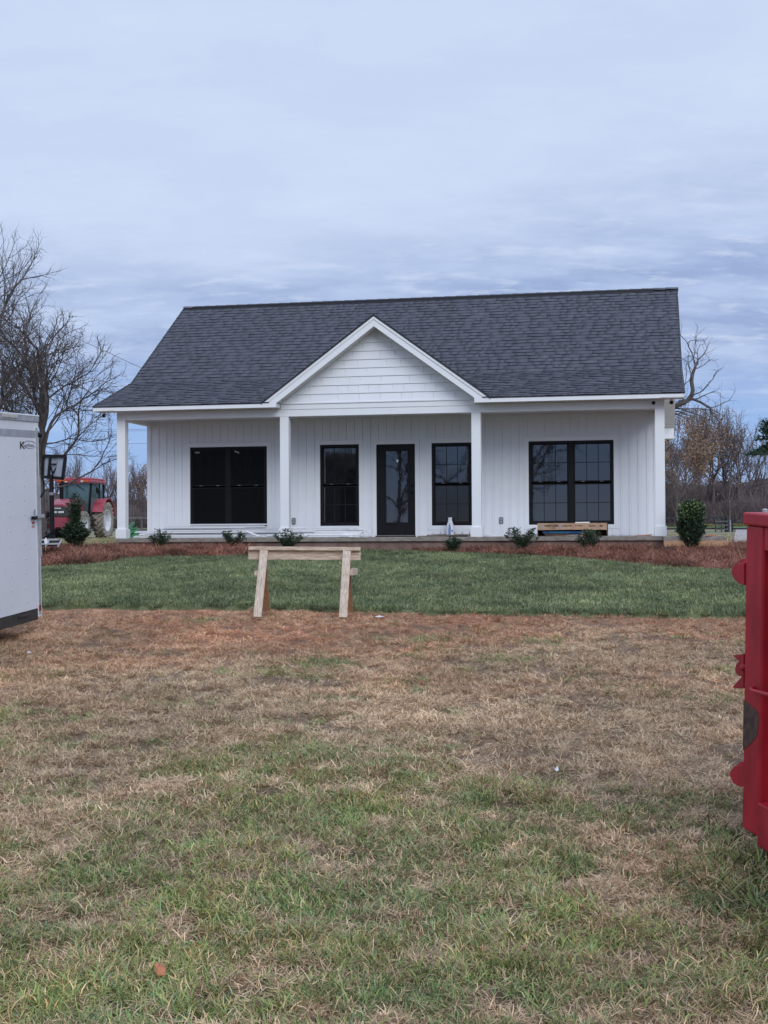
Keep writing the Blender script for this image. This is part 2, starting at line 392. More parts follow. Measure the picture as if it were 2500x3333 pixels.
M_mulch = mat('pine straw bed', (.55, .55, .55), (1.2, 1.15, 1.1), 35, .95, .9, 60, attr='Col')
mulch = sheet('mulch_bed', in_mulch, -11.2, 9.8, 20, 31, .08, mul_lift, M_mulch, mul_col)
tag(mulch, kind='structure')

# ------------------------------------------------------------------ tufts (instanced blades)
def tuft_mesh(name, n, length, width, spread, lean, cols, curl=.5, seed=0):
    r = np.random.default_rng(seed); V = []; F4_ = []; F3_ = []; Cc = []
    for i in range(n):
        a = r.uniform(0, 2*PI); rad = spread*math.sqrt(r.uniform()); bx, by = rad*math.cos(a), rad*math.sin(a)
        h = r.uniform(0, 2*PI); ln = length*r.uniform(.55, 1.25); th = np.clip(r.normal(lean, .25), .05, 1.5); wd = width*r.uniform(.7, 1.3)
        dx, dy = math.cos(h), math.sin(h); px, py = -dy, dx
        p = np.array([bx, by, r.uniform(-.004, .006)]); o = len(V)
        c = np.array(cols[r.integers(len(cols))])*r.uniform(.75, 1.25)
        t = th; tw = r.uniform(-.6, .6)
        for k, (f, wk) in enumerate(((.0, 1.), (.38, .9), (.34, .55))):
            if k: p = p + np.array([dx*math.sin(t), dy*math.sin(t), math.cos(t)])*ln*f; t = min(t + curl*r.uniform(.3, 1.2), 1.9)
            dx2, dy2 = math.cos(h+tw*k), math.sin(h+tw*k); dx, dy = dx2, dy2
            V.append(p + np.array([px, py, 0])*wd*wk/2); V.append(p - np.array([px, py, 0])*wd*wk/2)
        p = p + np.array([dx*math.sin(t), dy*math.sin(t), math.cos(t)])*ln*.28; p[2] = max(p[2], .003); V.append(p)
        F4_ += [(o, o+1, o+3, o+2), (o+2, o+3, o+5, o+4)]; F3_ += [(o+4, o+5, o+6)]; Cc += [c]*7
    V = np.array(V); V[:, 2] = np.maximum(V[:, 2], -.004)
    return npmesh(name, V, F4_, F3_, np.array(Cc), 'blade')
def scatter(name, protos, pts, tint, scl, flat=.25):
    "one object of points; geometry nodes put a tuft on each point"
    n = len(pts); me = bpy.data.meshes.new(name); me.vertices.add(n); me.vertices.foreach_set('co', np.asarray(pts, np.float32).ravel())
    rot = np.stack([rng.normal(0, flat, n), rng.normal(0, flat, n), rng.uniform(0, 2*PI, n)], -1).astype(np.float32)
    a = me.attributes.new('rot', 'FLOAT_VECTOR', 'POINT'); a.data.foreach_set('vector', rot.ravel())
    a = me.attributes.new('scl', 'FLOAT', 'POINT'); a.data.foreach_set('value', np.asarray(scl, np.float32))
    a = me.attributes.new('idx', 'INT', 'POINT'); a.data.foreach_set('value', rng.integers(0, len(protos), n).astype(np.int32))
    a = me.attributes.new('tint', 'FLOAT_COLOR', 'POINT'); c = np.ones((n, 4), np.float32); c[:, :3] = tint; a.data.foreach_set('color', c.ravel())
    o = link(name, me)
    g = bpy.data.node_groups.new(name, 'GeometryNodeTree')
    g.interface.new_socket('Geometry', in_out='INPUT', socket_type='NodeSocketGeometry'); g.interface.new_socket('Geometry', in_out='OUTPUT', socket_type='NodeSocketGeometry')
    gi = g.nodes.new('NodeGroupInput'); go = g.nodes.new('NodeGroupOutput'); ip = g.nodes.new('GeometryNodeInstanceOnPoints'); jn = g.nodes.new('GeometryNodeJoinGeometry')
    for p in protos:
        oi = g.nodes.new('GeometryNodeObjectInfo'); oi.inputs['Object'].default_value = p; oi.inputs['As Instance'].default_value = True
        g.links.new(oi.outputs['Geometry'], jn.inputs[0])
    def na(nm, ty):
        q = g.nodes.new('GeometryNodeInputNamedAttribute'); q.data_type = ty; q.inputs['Name'].default_value = nm; return q.outputs['Attribute']
    g.links.new(gi.outputs[0], ip.inputs['Points']); g.links.new(jn.outputs[0], ip.inputs['Instance']); ip.inputs['Pick Instance'].default_value = True
    g.links.new(na('idx', 'INT'), ip.inputs['Instance Index']); g.links.new(na('scl', 'FLOAT'), ip.inputs['Scale'])
    er = g.nodes.new('FunctionNodeEulerToRotation'); g.links.new(na('rot', 'FLOAT_VECTOR'), er.inputs[0]); g.links.new(er.outputs[0], ip.inputs['Rotation'])
    g.links.new(ip.outputs[0], go.inputs[0])
    md = o.modifiers.new('scatter', 'NODES'); md.node_group = g
    return o
def proto(me, m):
    me.materials.append(m); return bpy.data.objects.new(me.name, me)
M_blade = mat('grass blade', (.7, .7, .7), (1.2, 1.2, 1.2), 20, .7, attr='blade', inst='tint', spec=.3)
STR = [tuple(q*m_ for q, m_ in zip(c, (1.60, 1.50, 1.38))) for c in [(.40, .31, .21), (.30, .22, .15), (.46, .38, .28), (.22, .16, .12), (.34, .28, .20)]]
GRN = [tuple(q*m_ for q, m_ in zip(c, (2.45, 2.0, 2.1))) for c in [(.085, .135, .040), (.060, .110, .035), (.115, .160, .050), (.075, .125, .060), (.20, .18, .09)]]
LWN = [tuple(q*m_ for q, m_ in zip(c, (3.0, 2.35, 2.75))) for c in [(.050, .090, .035), (.070, .115, .045), (.042, .075, .032), (.105, .135, .070)]]
PIN = [tuple(q*m_ for q, m_ in zip(c, (1.55, 1.75, 1.85))) for c in [(.22, .085, .050), (.15, .055, .038), (.28, .13, .085), (.10, .040, .030)]]
dryp = [proto(tuft_mesh('straw_tuft', 20, .056, .0027, .045, 1.30, STR, .35, s), M_blade) for s in range(8)]
grnp = [proto(tuft_mesh('grass_tuft', 16, .052, .0030, .038, .85, GRN, .5, 30+s), M_blade) for s in range(8)]
lwnp = [proto(tuft_mesh('sod_tuft', 22, .060, .0050, .060, .45, LWN, .5, 60+s), M_blade) for s in range(6)]
pinp = [proto(tuft_mesh('needle_tuft', 14, .20, .0042, .10, 1.32, PIN, .25, 90+s), M_blade) for s in range(6)]
# worn yard: points denser near the camera, all inside the wedge the camera can see and a margin
def wedge(n, y0, y1, mar=.9, power=1.):
    y = (y0**(2-power) + rng.uniform(size=n)*(y1**(2-power)-y0**(2-power)))**(1/(2-power)) if power != 2 else y0*np.exp(rng.uniform(size=n)*math.log(y1/y0))
    x = rng.uniform(-1, 1, n)*(.30*y+mar); return x, y
x, y = wedge(125000, 3.2, 15.8, .8, .75)
ok = y < lawn_front(x)-.01; x, y = x[ok], y[ok]
g_, c_, n_ = yard_colour(x, y)
hole = fbm(x*5, y*5, 4, 71)
keep = rng.uniform(size=len(x)) < np.clip(1.05 - .75*c_*np.clip((y-10)/3, 0, 1) - np.clip((.50-hole)*9, 0, .92), .08, 1)
x, y, c_, g_ = x[keep], y[keep], c_[keep], g_[keep]
tn = fbm(x*1.1, y*.9, 3, 131)
tint = np.stack([.60+.80*tn, .60+.77*tn, .60+.75*tn], -1)*rng.uniform(.75, 1.3, (len(x), 1))
tint *= 1 - c_[:, None]*np.array([0, .26, .34])
dry = scatter('dry_grass', dryp, np.stack([x, y, H(x, y)+.004+(fbm(x*4, y*4, 4, 8)-.5)*.045], -1), tint, rng.uniform(.65, 1.25, len(x)))
tag(dry, 'straw coloured dormant grass matted over the worn yard in front of the lawn', 'dry grass', kind='stuff')
x, y = wedge(125000, 3.2, 15.8, .8, .6)
ok = y < lawn_front(x)-.05; x, y = x[ok], y[ok]
g_, c_, n_ = yard_colour(x, y); fine_ = fbm(x*7, y*6, 3, 171)
keep = rng.uniform(size=len(x)) < np.clip((g_-.10)*1.15*np.clip((fine_-.34)*4.6, .05, 1.3), .02, 1)
x, y, g_ = x[keep], y[keep], g_[keep]
# taller rank grass around the foot of the red trailer
ex = rng.normal(1.58, .20, 700); ey = rng.normal(4.7, .45, 700); x = np.concatenate([x, ex]); y = np.concatenate([y, ey]); g_ = np.concatenate([g_, np.ones(700)])
tn = fbm(x*1.6, y*1.3, 3, 141)[:, None]
hue = fbm(x*2.7+5, y*2.3, 3, 311)[:, None]
tint = (.62+.8*tn)*(np.array([1.16, 1.0, .85])*hue*1.0 + np.array([.80, .98, 1.08])*(1-hue)); tint *= rng.uniform(.8, 1.25, (len(x), 1))
sc = rng.uniform(.6, 1.25, len(x))*(.75+.4*g_); sc[-700:] *= 1.75; tint[-700:] *= .72
grn = scatter('green_grass', grnp, np.stack([x, y, H(x, y)+.004+(fbm(x*4, y*4, 4, 8)-.5)*.045], -1), tint, sc)
tag(grn, 'patchy green grass clumps growing through the dry yard', 'grass', kind='stuff')
# sod lawn
x, y = wedge(120000, 14.5, 30, 1.0, .2)
ok = in_lawn(x, y) > .0; x, y = x[ok], y[ok]
tn = fbm(x*.9, y*.55, 4, 151)[:, None]; t2 = fbm(x*4, y*3, 3, 161)[:, None]
tint = (.42+.95*tn+.8*(t2-.5))*(np.array([1.12, 1.0, .9])*t2 + np.array([.9, 1.0, 1.0])*(1-t2)); tint = np.clip(tint, .2, 2)*rng.uniform(.75, 1.3, (len(x), 1))
lw = scatter('lawn_grass', lwnp, np.stack([x, y, H(x, y)+.042], -1), tint, rng.uniform(.6, 1.25, len(x)), .2)
tag(lw, 'thick dark green sod between the yard and the porch', 'lawn grass', kind='stuff')
# pine straw needles
x = rng.uniform(-10, 9, 90000); y = rng.uniform(21, 30, 90000)
ok = (in_mulch(x, y) > -.06) & (np.abs(x) < .3*y+1); x, y = x[ok], y[ok]
tn = fbm(x*2.2, y*2.2, 4, 191)[:, None]; tint = (.10+1.75*tn)*rng.uniform(.6, 1.4, (len(x), 1))*np.array([1., 1., 1.])
ps = scatter('pine_straw', pinp, np.stack([x, y, H(x, y)+mul_lift(x, y, in_mulch(x, y))+.01], -1), tint, rng.uniform(.6, 1.15, len(x)), .28)
tag(ps, 'reddish brown pine straw needles covering the planting beds', 'pine straw', kind='stuff')

# ------------------------------------------------------------------ the house (local frame: u along the porch, v into the house, z up from the slab)
house = empty('farmhouse', (-11.3295*math.cos(YAW)+27.3949*math.sin(YAW), 11.3295*math.sin(YAW)+27.3949*math.cos(YAW), CAM_Z-.1381), (0, 0, -YAW),
              label='white board and batten farmhouse with dark shingled roof and full width porch', cat='house')
HW = Matrix.Translation(house.location) @ Matrix.Rotation(-YAW, 4, 'Z')
HWi = HW.inverted()
def uvz(xs, ys, v):     # photograph pixel -> house coordinates on the plane v = const
    p0 = HW @ Vector((0, v, 0)); n = Vector((math.sin(YAW), math.cos(YAW), 0)); return HWi @ hit(xs, ys, p0, n)
U0, U1, VW, VB = 0.0, 11.664, 1.622, 10.05
HB, HF, HE, O_ = 2.569, 2.739, 2.835, .351
UL, UR, VK, ZK, VR, ZR, VE, ZE = -.405, 12.054, 1.846, 3.5815, 5.509, 5.937, 10.415, 2.80
# slab and foundation
slab = MB().box((U0-.035, 0-.03, -.085), (U1+.035, VB, 0)).build('slab', M_conc, house, .006)
fnd = MB().box((U0+.03, .02, -.75), (U1-.03, VB-.05, -.085)).build('foundation', M_found, house)
# front wall with openings
WIN = [(1.1045, 2.9185, .255, 2.057, 2, M_glassd), (4.150, 5.037, .249, 2.062, 1, M_glass), (6.671, 7.560, .246, 2.056, 1, M_glass), (8.796, 10.612, .250, 2.056, 2, M_glass)]
DOOR = (5.428, 6.300, .03, 2.05)
front = MB()
zt = 2.72; opens = sorted([(a, b, c, d) for a, b, c, d, _, _ in WIN] + [DOOR]); cu_ = .0744
for a, b, c, d in opens:
    front.box((cu_, VW, 0), (a, VW+.12, zt)); front.box((a, VW, d), (b, VW+.12, zt))
    if c > .1: front.box((a, VW, 0), (b, VW+.12, c))
    cu_ = b
front.box((cu_, VW, 0), (U1-.07, VW+.12, zt))
fw = front.build('front_wall', M_white, house)
# vertical siding boards, each a piece with a raised batten edge
TR = .098
def seg_free(u0, u1):   # vertical intervals of the strip u0..u1 that are not covered by windows, door or their trim
    cuts = []
    for a, b, c, d in opens:
        if u1 > a-TR and u0 < b+TR: cuts.append((max(0, c-TR) if c > .1 else 0, d+TR))
    z0 = .02; out = []
    for a, b in sorted(cuts):
        if a-z0 > .02: out.append((z0, a))
        z0 = max(z0, b)
    out.append((z0, zt-.005)); return out
bound = sorted([a-TR for a, b, c, d in opens] + [b+TR for a, b, c, d in opens])
us = [.18]; k = .18; 
while k < U1-.2:
    k += .183; us.append(min(k, U1-.17))
for ua, ub in zip(us[:-1], us[1:]):
    if ub-ua < .03: continue
    ss = [ua]+[q for q in bound if ua+.002 < q < ub-.002]+[ub]
    for s0, s1 in zip(ss[:-1], ss[1:]):
        if s1-s0 < .012: continue
        for z0, z1 in seg_free(s0+.004, s1-.004):
            if z1-z0 < .02: continue
            b = MB().box((s0+.0015, VW-.010, z0), (s1-.0015, VW, z1))
            if abs(s1-ub) < 1e-6 and s1-s0 > .05: b.box((s1-.040, VW-.022, z0), (s1-.004, VW-.010, z1))
            b.build('siding_board', M_white, fw)
MB().box((.074, VW-.028, 0), (.178, VW, zt)).box((.140, VW-.036, 0), (.150, VW-.028, zt)).build('corner_board', M_trim, fw)
MB().box((U1-.172, VW-.028, 0), (U1-.07, VW, zt)).box((U1-.148, VW-.036, 0), (U1-.138, VW-.028, zt)).build('corner_board', M_trim, fw)
# side and rear walls, gable ends
def zroof(v):
    if v < VK: return HE + (ZK-HE)*(v+O_)/(VK+O_)
    if v < VR: return ZK + (ZR-ZK)*(v-VK)/(VR-VK)
    return ZR - (ZR-ZK)/(VR-VK)*(v-VR)
for nm, ua, ub in (('side_wall', .09, .2), ('side_wall', U1-.2, U1-.09)):
    poly = [(ua, VW+.12, 0), (ua, VB-.12, 0), (ua, VB-.12, zroof(VB-.12)-.14), (ua, VR, ZR-.14), (ua, VW+.12, zroof(VW+.12)-.14)]
    sw = MB().prism(poly, (ub-ua, 0, 0)).build(nm, M_white, house)
    xo = ua-.012 if ua < 1 else ub
    vv = VW+.125
    while vv < VB-.2:
        v2 = min(vv+.183, VB-.14); zz = min(zroof(vv), zroof(v2))-.16
        MB().box((xo, vv+.002, 0.0), (xo+.012, v2-.002, zz)).build('siding_board', M_white, sw); vv += .183
MB().box((.09, VB-.12, 0), (U1-.09, VB, zroof(VB)-.2)).build('rear_wall', M_white, house)
# porch ceiling, beam, posts
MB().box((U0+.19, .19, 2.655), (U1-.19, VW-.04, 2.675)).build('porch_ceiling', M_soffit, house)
bm_ = MB().box((U0, 0, HB), (U1, .19, HF))
bm_.box((U0, .1905, HB), (U0+.19, VW+.115, HF)).box((U1-.19, .1905, HB), (U1, VW+.115, HF))
bm_.build('porch_beam', M_trim, house, .004)
PW = .19
for u in (U0, 3.672, 7.762, U1-PW):
    p = MB().box((u, .0035, .0), (u+PW, PW-.0035, HB-.001)).build('porch_post', M_trim, house, .003)
    MB().box((u-.026, -.024, 0.001), (u+PW+.026, PW+.024, .205)).build('plinth', M_trim, p, .004)
# frieze above the beam and under the centre gable
MB().box((3.70, -.012, HF-.022), (7.85, .10, HE-.01)).build('frieze_board', M_trim, house, .002)
MB().box((3.69, -.030, HE-.008), (7.86, .10, HE+.016)).build('frieze_cap', M_trim, house, .003)
# eave: soffit panels, fascia
GL, GA, GR, GZ = 3.372, 5.79, 8.19, 4.60           # centre gable: feet, apex, height
for k, (a, b) in enumerate(((UL, 3.69), (7.87, UR))):
    f = MB().box((a, -O_, HF), (b, -O_+.02, HE+.004)).build('eave_fascia', M_trim, house, .002)
    n = int((b-a)/.30)+1
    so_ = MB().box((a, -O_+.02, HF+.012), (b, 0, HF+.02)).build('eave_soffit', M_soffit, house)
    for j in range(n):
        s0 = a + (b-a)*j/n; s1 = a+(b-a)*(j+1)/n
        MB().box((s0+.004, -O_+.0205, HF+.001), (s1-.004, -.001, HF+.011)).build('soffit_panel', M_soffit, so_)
# return ends beside the centre gable
MB().box((3.67, -O_+.001, HF+.002), (3.69, 0, HE)).build('eave_return', M_trim, house)
MB().box((7.87, -O_+.001, HF+.002), (7.89, 0, HE)).build('eave_return', M_trim, house)
# ---- roof decks
roof = MB()
prof = [(-O_, HE+.005), (VK, ZK), (VR, ZR), (VE, ZE)]
for (va, za), (vb, zb) in zip(prof[:-1], prof[1:]):
    roof.prism([(UL+.01, va, za-.03), (UL+.01, vb, zb-.03), (UL+.01, vb, zb), (UL+.01, va, za)], (UR-UL-.02, 0, 0))
# cut the deck out under the centre gable overhang: handled by keeping the deck behind v=0 there
roof = MB()
slope1 = (ZK-HE)/(VK+O_)
for ua, ub in ((UL+.01, GL+.02), (GR-.02, UR-.01)):
    roof.prism([(ua, -O_, HE-.02), (ua, VK, ZK-.03), (ua, VK, ZK), (ua, -O_, HE+.005)], (ub-ua, 0, 0))
ua, ub = GL+.02, GR-.02
roof.prism([(ua, .02, HE+slope1*(.02+O_)-.03), (ua, VK, ZK-.03), (ua, VK, ZK), (ua, .02, HE+slope1*(.02+O_))], (ub-ua, 0, 0))
for (va, za), (vb, zb) in zip(prof[1:-1], prof[2:]):
    roof.prism([(UL+.01, va, za-.03), (UL+.01, vb, zb-.03), (UL+.01, vb, zb), (UL+.01, va, za)], (UR-UL-.02, 0, 0))
M_deck = mat('rear shingles', (.09, .092, .11), (.15, .155, .18), 9, .95, .4, 60, stretch=(1, 3, 3))
ro = roof.build('roof', M_deck, house)
# ---- shingle tabs
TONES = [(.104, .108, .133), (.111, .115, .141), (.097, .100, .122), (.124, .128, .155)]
SHADOW_BAND = (.022, .024, .040)
WID = [.12, .17, .23, .30, .38, .46]
EXP = .166
def tab_mesh(wi, ti, to, dark):
    w_ = WID[wi] if wi >= 0 else dark; t = .017 if ti else .010; ln = EXP+.03
    V = [(.001, 0, 0), (w_-.001, 0, 0), (w_-.001, ln, 0), (.001, ln, 0), (.001, 0, t), (w_-.001, 0, t), (w_-.001, ln, .0015), (.001, ln, .0015),
         (.001, 0, 0), (w_-.001, 0, 0), (w_-.001, -.001, t), (.001, -.001, t)]
    F = [(4, 5, 6, 7), (8, 9, 10, 11), (1, 2, 6, 5), (3, 0, 4, 7)]
    return V, F
def tab_cols(to, ti):     # butt edge painted dark: shadow line of the course plus the printed shadow band
    return [TONES[to]]*8 + [SHADOW_BAND if ti else tuple(q*.42 for q in TONES[to])]*4
TM = {}
def tab_key(wi, ti, to):
    if (wi, ti, to) not in TM:
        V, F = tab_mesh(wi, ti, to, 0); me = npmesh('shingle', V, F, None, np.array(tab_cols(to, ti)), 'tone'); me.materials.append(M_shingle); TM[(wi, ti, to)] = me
    return TM[(wi, ti, to)]
tabs = []
rs = random.Random(5)
def course_rows(va, za, vb, zb, first):
    L_ = math.hypot(vb-va, zb-za); n = int(round(L_/EXP)); e = L_/n
    for i in range(n): yield i, va+(vb-va)*i/n, za+(zb-za)*i/n, math.atan2(zb-za, vb-va)
for sec, (va, za, vb, zb) in enumerate(((-O_-.02, HE+.008-.007, VK, ZK+.004), (VK, ZK+.004, VR-.02, ZR-.01))):
    for i, v, z, sl_ in course_rows(va, za, vb, zb, sec):
        u = UL-.015 - rs.random()*.1*0; thick = rs.random() < .5; row = []
        zc_ = z + .5*EXP*math.sin(sl_)
        while u < UR+.01:
            wi = rs.choice([0, 1, 1, 2, 2, 3, 4, 5] if thick else [0, 1, 2, 2, 3, 4, 5]); w_ = WID[wi]
            if u+w_ > UR+.012: wi = -1; w_ = UR+.014-u
            if w_ < .02: break
            um = u+w_/2
            half = (GZ-z)/((GZ-HE)/(GR-GA)) - .05            # half width of the centre gable at this height
            inside_g = abs(um-GA) < half-.12 and z < GZ-.1
            if not inside_g:
                n_t = mnoise.noise(Vector((um*.8, (v+sec*3)*1.4, 3.3)))
                to = rs.choice([0, 0, 0, 0, 1, 1, 1, 2] if n_t > -.1 else [0, 0, 1, 1, 1, 1, 3])
                row.append((u, v, z, sl_, wi, int(thick), to, w_))
            u += w_; thick = (not thick) if rs.random() < .72 else thick
        tabs += row
def tab_size(t):
    p = HW @ Vector((t[0], t[1], t[2])); return (t[7] if t[4] >= 0 else 0)*(1 if t[3] > .5 else .55)/(p.y**2)
tabs.sort(key=tab_size, reverse=True)
for u, v, z, sl_, wi, ti, to, _w in tabs[:300]:
    o = link('shingle', tab_key(wi, ti, to), None, ro); o.location = (u, v, z); o.rotation_euler = (sl_, 0, 0)
VV, FF, CC = [], [], []
for u, v, z, sl_, wi, ti, to, _w in tabs[300:]:
    V, F = tab_mesh(wi, ti, to, _w); o = len(VV); c, s = math.cos(sl_), math.sin(sl_)
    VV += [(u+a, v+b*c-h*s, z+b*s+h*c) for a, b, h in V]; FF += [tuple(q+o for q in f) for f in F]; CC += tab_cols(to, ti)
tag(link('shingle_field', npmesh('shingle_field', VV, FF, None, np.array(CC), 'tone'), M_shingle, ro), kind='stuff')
# ridge vent and ridge caps
MB().box((UL+.25, VR-.15, ZR-.14), (UR-.55, VR+.15, ZR-.012)).build('ridge_vent', M_drip, ro)
rcv, rcf, rcc = [], [], []
n = 44
for i in range(n):
    a = UL-.01 + (UR-UL+.02)*i/n; b = a + (UR-UL+.02)/n+.02; o = len(rcv); d = .006 if i % 2 else .0
    for u in (a, b):
        h = .018 if u == a else .008
        rcv += [(u, VR-.158, ZR-.052+h), (u, VR, ZR+.018+h), (u, VR+.158, ZR-.052+h)]
    rcf += [(o, o+3, o+4, o+1), (o+1, o+4, o+5, o+2)]
    rcf += [(o, o+1, o+2, o+1)] if False else []
    rcc += [TONES[rs.choice([0, 1, 3])]]*6
link('ridge_cap', npmesh('ridge_cap', rcv, rcf, None, np.array(rcc), 'tone'), M_shingle, ro)
# rakes at both ends: fascia boards following the roof line, with dark drip edge
for ue, s in ((UL, -1), (UR-.02, 1)):
    rk = MB(); de = MB()
    xo = ue+.0; 
    for (va, za), (vb, zb) in zip(prof[:-1], prof[1:]):
        rk.prism([(xo, va, za-.15 if va > 0 else za-.10), (xo, vb, zb-.15), (xo, vb, zb-.002), (xo, va, za-.002)], (.02, 0, 0))
        de.prism([(xo-.006, va, za-.015), (xo-.006, vb, zb-.015), (xo-.006, vb, zb+.018), (xo-.006, va, za+.018)], (.032, 0, 0))
    rk.build('rake_fascia', M_trim, ro); de.build('drip_edge', M_drip, ro)
    u2, u3 = (UL+.02, .09) if s < 0 else (U1-.09, UR-.02)
    sf = MB(); sfn = 1
    for (va, za), (vb, zb) in zip(prof[:-1], prof[1:]):
        dd = .145 if va > 0 else .10
        sf.prism([(u2, va, za-dd+.012), (u2, vb, zb-.133), (u2, vb, zb-.128), (u2, va, za-dd+.017)], (u3-u2, 0, 0))
        nn = max(1, int(math.hypot(vb-va, zb-za)/.3))
        for j in range(nn):
            t0, t1 = j/nn, (j+1)/nn-.006; va_, vb_ = va+(vb-va)*t0, va+(vb-va)*t1
            if vb_ < VW and False: continue
            za_, zb_ = za+(zb-za)*t0, za+(zb-za)*t1
            dd = .145 if va > 0 else .10
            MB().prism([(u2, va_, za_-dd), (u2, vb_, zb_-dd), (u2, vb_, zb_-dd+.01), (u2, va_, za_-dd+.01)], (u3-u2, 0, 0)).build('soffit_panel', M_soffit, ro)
    sf.build('soffit_backing', M_soffit, ro)
MB().box((UL, VE-.02, ZE-.18), (UR, VE, ZE-.005)).build('rear_fascia', M_trim, ro)
MB().box((U1-.05, VE-.42, ZE-.18), (UR-.02, VE-.021, ZE-.16)).box((U1-.05, VE-.42, ZE-.16), (UR-.021, VE-.40, ZE+.1)).build('rear_eave_return', M_trim, ro)
# ---- centre gable
gab = MB(); sg = (GZ-HE)/(GR-GA)
VAP = VK + (GZ-ZK)/((ZR-ZK)/(VR-VK)) + .1
halfk = (GZ-ZK)/sg
for s in (-1, 1):
    foot = GA+s*(GR-GA+.02)
    pts = [(foot, -O_-.02, HE+.002), (GA, -O_-.02, GZ+.004), (GA, VAP, GZ+.004), (GA+s*halfk, VK, ZK+.01)]
    gab.prism(pts, (0, 0, -.03))
go_ = gab.build('gable_roof', M_deck, house)
gz = MB()
def rake_band(mb, inner0, inner1, v0, v1):
    # band measured perpendicular-ish: vertical drops inner0..inner1 below the roof line
    for s in (-1, 1):
        zf = lambda q: GZ - sg*abs(q)
        f = GR-GA
        a = f - 0.0
        pts = []
        top_foot = a - inner0/sg if False else a
        # outline: along the upper line from foot to apex, back along the lower line
        up0 = (GA+s*(f - inner0/sg), v0, HE); up1 = (GA, v0, GZ-inner0)
        lo1 = (GA, v0, GZ-inner1); lo0 = (GA+s*(f - inner1/sg), v0, HE)
        mb.prism([up0, up1, lo1, lo0], (0, v1-v0, 0))
    return mb
rake_band(MB(), .028, .232, -O_, -O_+.02).build('gable_fascia', M_trim, go_, .002)
rake_band(MB(), .010, .085, -O_-.016, -O_-.0005).build('fascia_shadow_board', M_trim, go_, .003)
rake_band(MB(), -.022, .016, -O_-.030, -O_+.005).build('gable_drip_edge', M_drip, go_)
# soffit panels under the gable overhang
for s in (-1, 1):
    n = 17; f = GR-GA-.232/sg
    for j in range(n):
        q0, q1 = f*j/n+.004, f*(j+1)/n-.004
        z0, z1 = GZ-.225-sg*q0, GZ-.225-sg*q1
        MB().prism([(GA+s*q0, -O_+.0205, z0), (GA+s*q1, -O_+.0205, z1), (GA+s*q1, 0.0, z1), (GA+s*q0, 0.0, z0)], (0, 0, .012)).build('soffit_panel', M_soffit, go_)
    MB().prism([(GA+s*0.0, -.03, GZ-.265), (GA+s*(f-.03), -.03, GZ-.265-sg*(f-.03)), (GA+s*(f-.03), -.03, GZ-.228-sg*(f-.03)), (GA, -.03, GZ-.228)], (0, .028, 0)).build('soffit_moulding', M_trim, go_)
# gable face: lapped courses of wide shake panels
MB().prism([(GA-2.1, .02, HE+.02), (GA+2.1, .02, HE+.02), (GA, .02, HE+.02+2.1*sg)], (0, .05, 0)).build('gable_wall', M_white, house)
gw = [o for o in bpy.data.objects if o.name == 'gable_wall'][0]
ztop = GZ-.25; zb = HE+.018; k = 0; ch = .176
while zb < ztop-.03:
    z1 = min(zb+ch, ztop); h0 = (ztop-zb)/sg; h1 = max((ztop-z1)/sg, .002)
    b = MB(); v_b, v_t = -.014, .004
    b.add([(GA-h0, v_b, zb), (GA+h0, v_b, zb), (GA+h1, v_t, z1), (GA-h1, v_t, z1), (GA-h0, .02, zb), (GA+h0, .02, zb), (GA+h1, .02, z1), (GA-h1, .02, z1)],
          [(0, 1, 2, 3), (4, 7, 6, 5), (0, 4, 5, 1), (1, 5, 6, 2), (2, 6, 7, 3), (3, 7, 4, 0)])
    b.build('siding_course', M_white, gw); 
    # narrow vertical grooves of the embossed shakes
    u = GA-h1+.05+rs.random()*.1
    gr = MB(); cnt = 0
    while u < GA+h1-.04 and z1-zb > .1:
        gr.box((u, v_b-.0004, zb+.004), (u+.002, v_b+.012, z1-.012)); u += rs.choice([.22, .30, .45, .6]); cnt += 1
    if cnt: gr.build('shake_joint', M_soffit, gw)
    zb = z1; k += 1
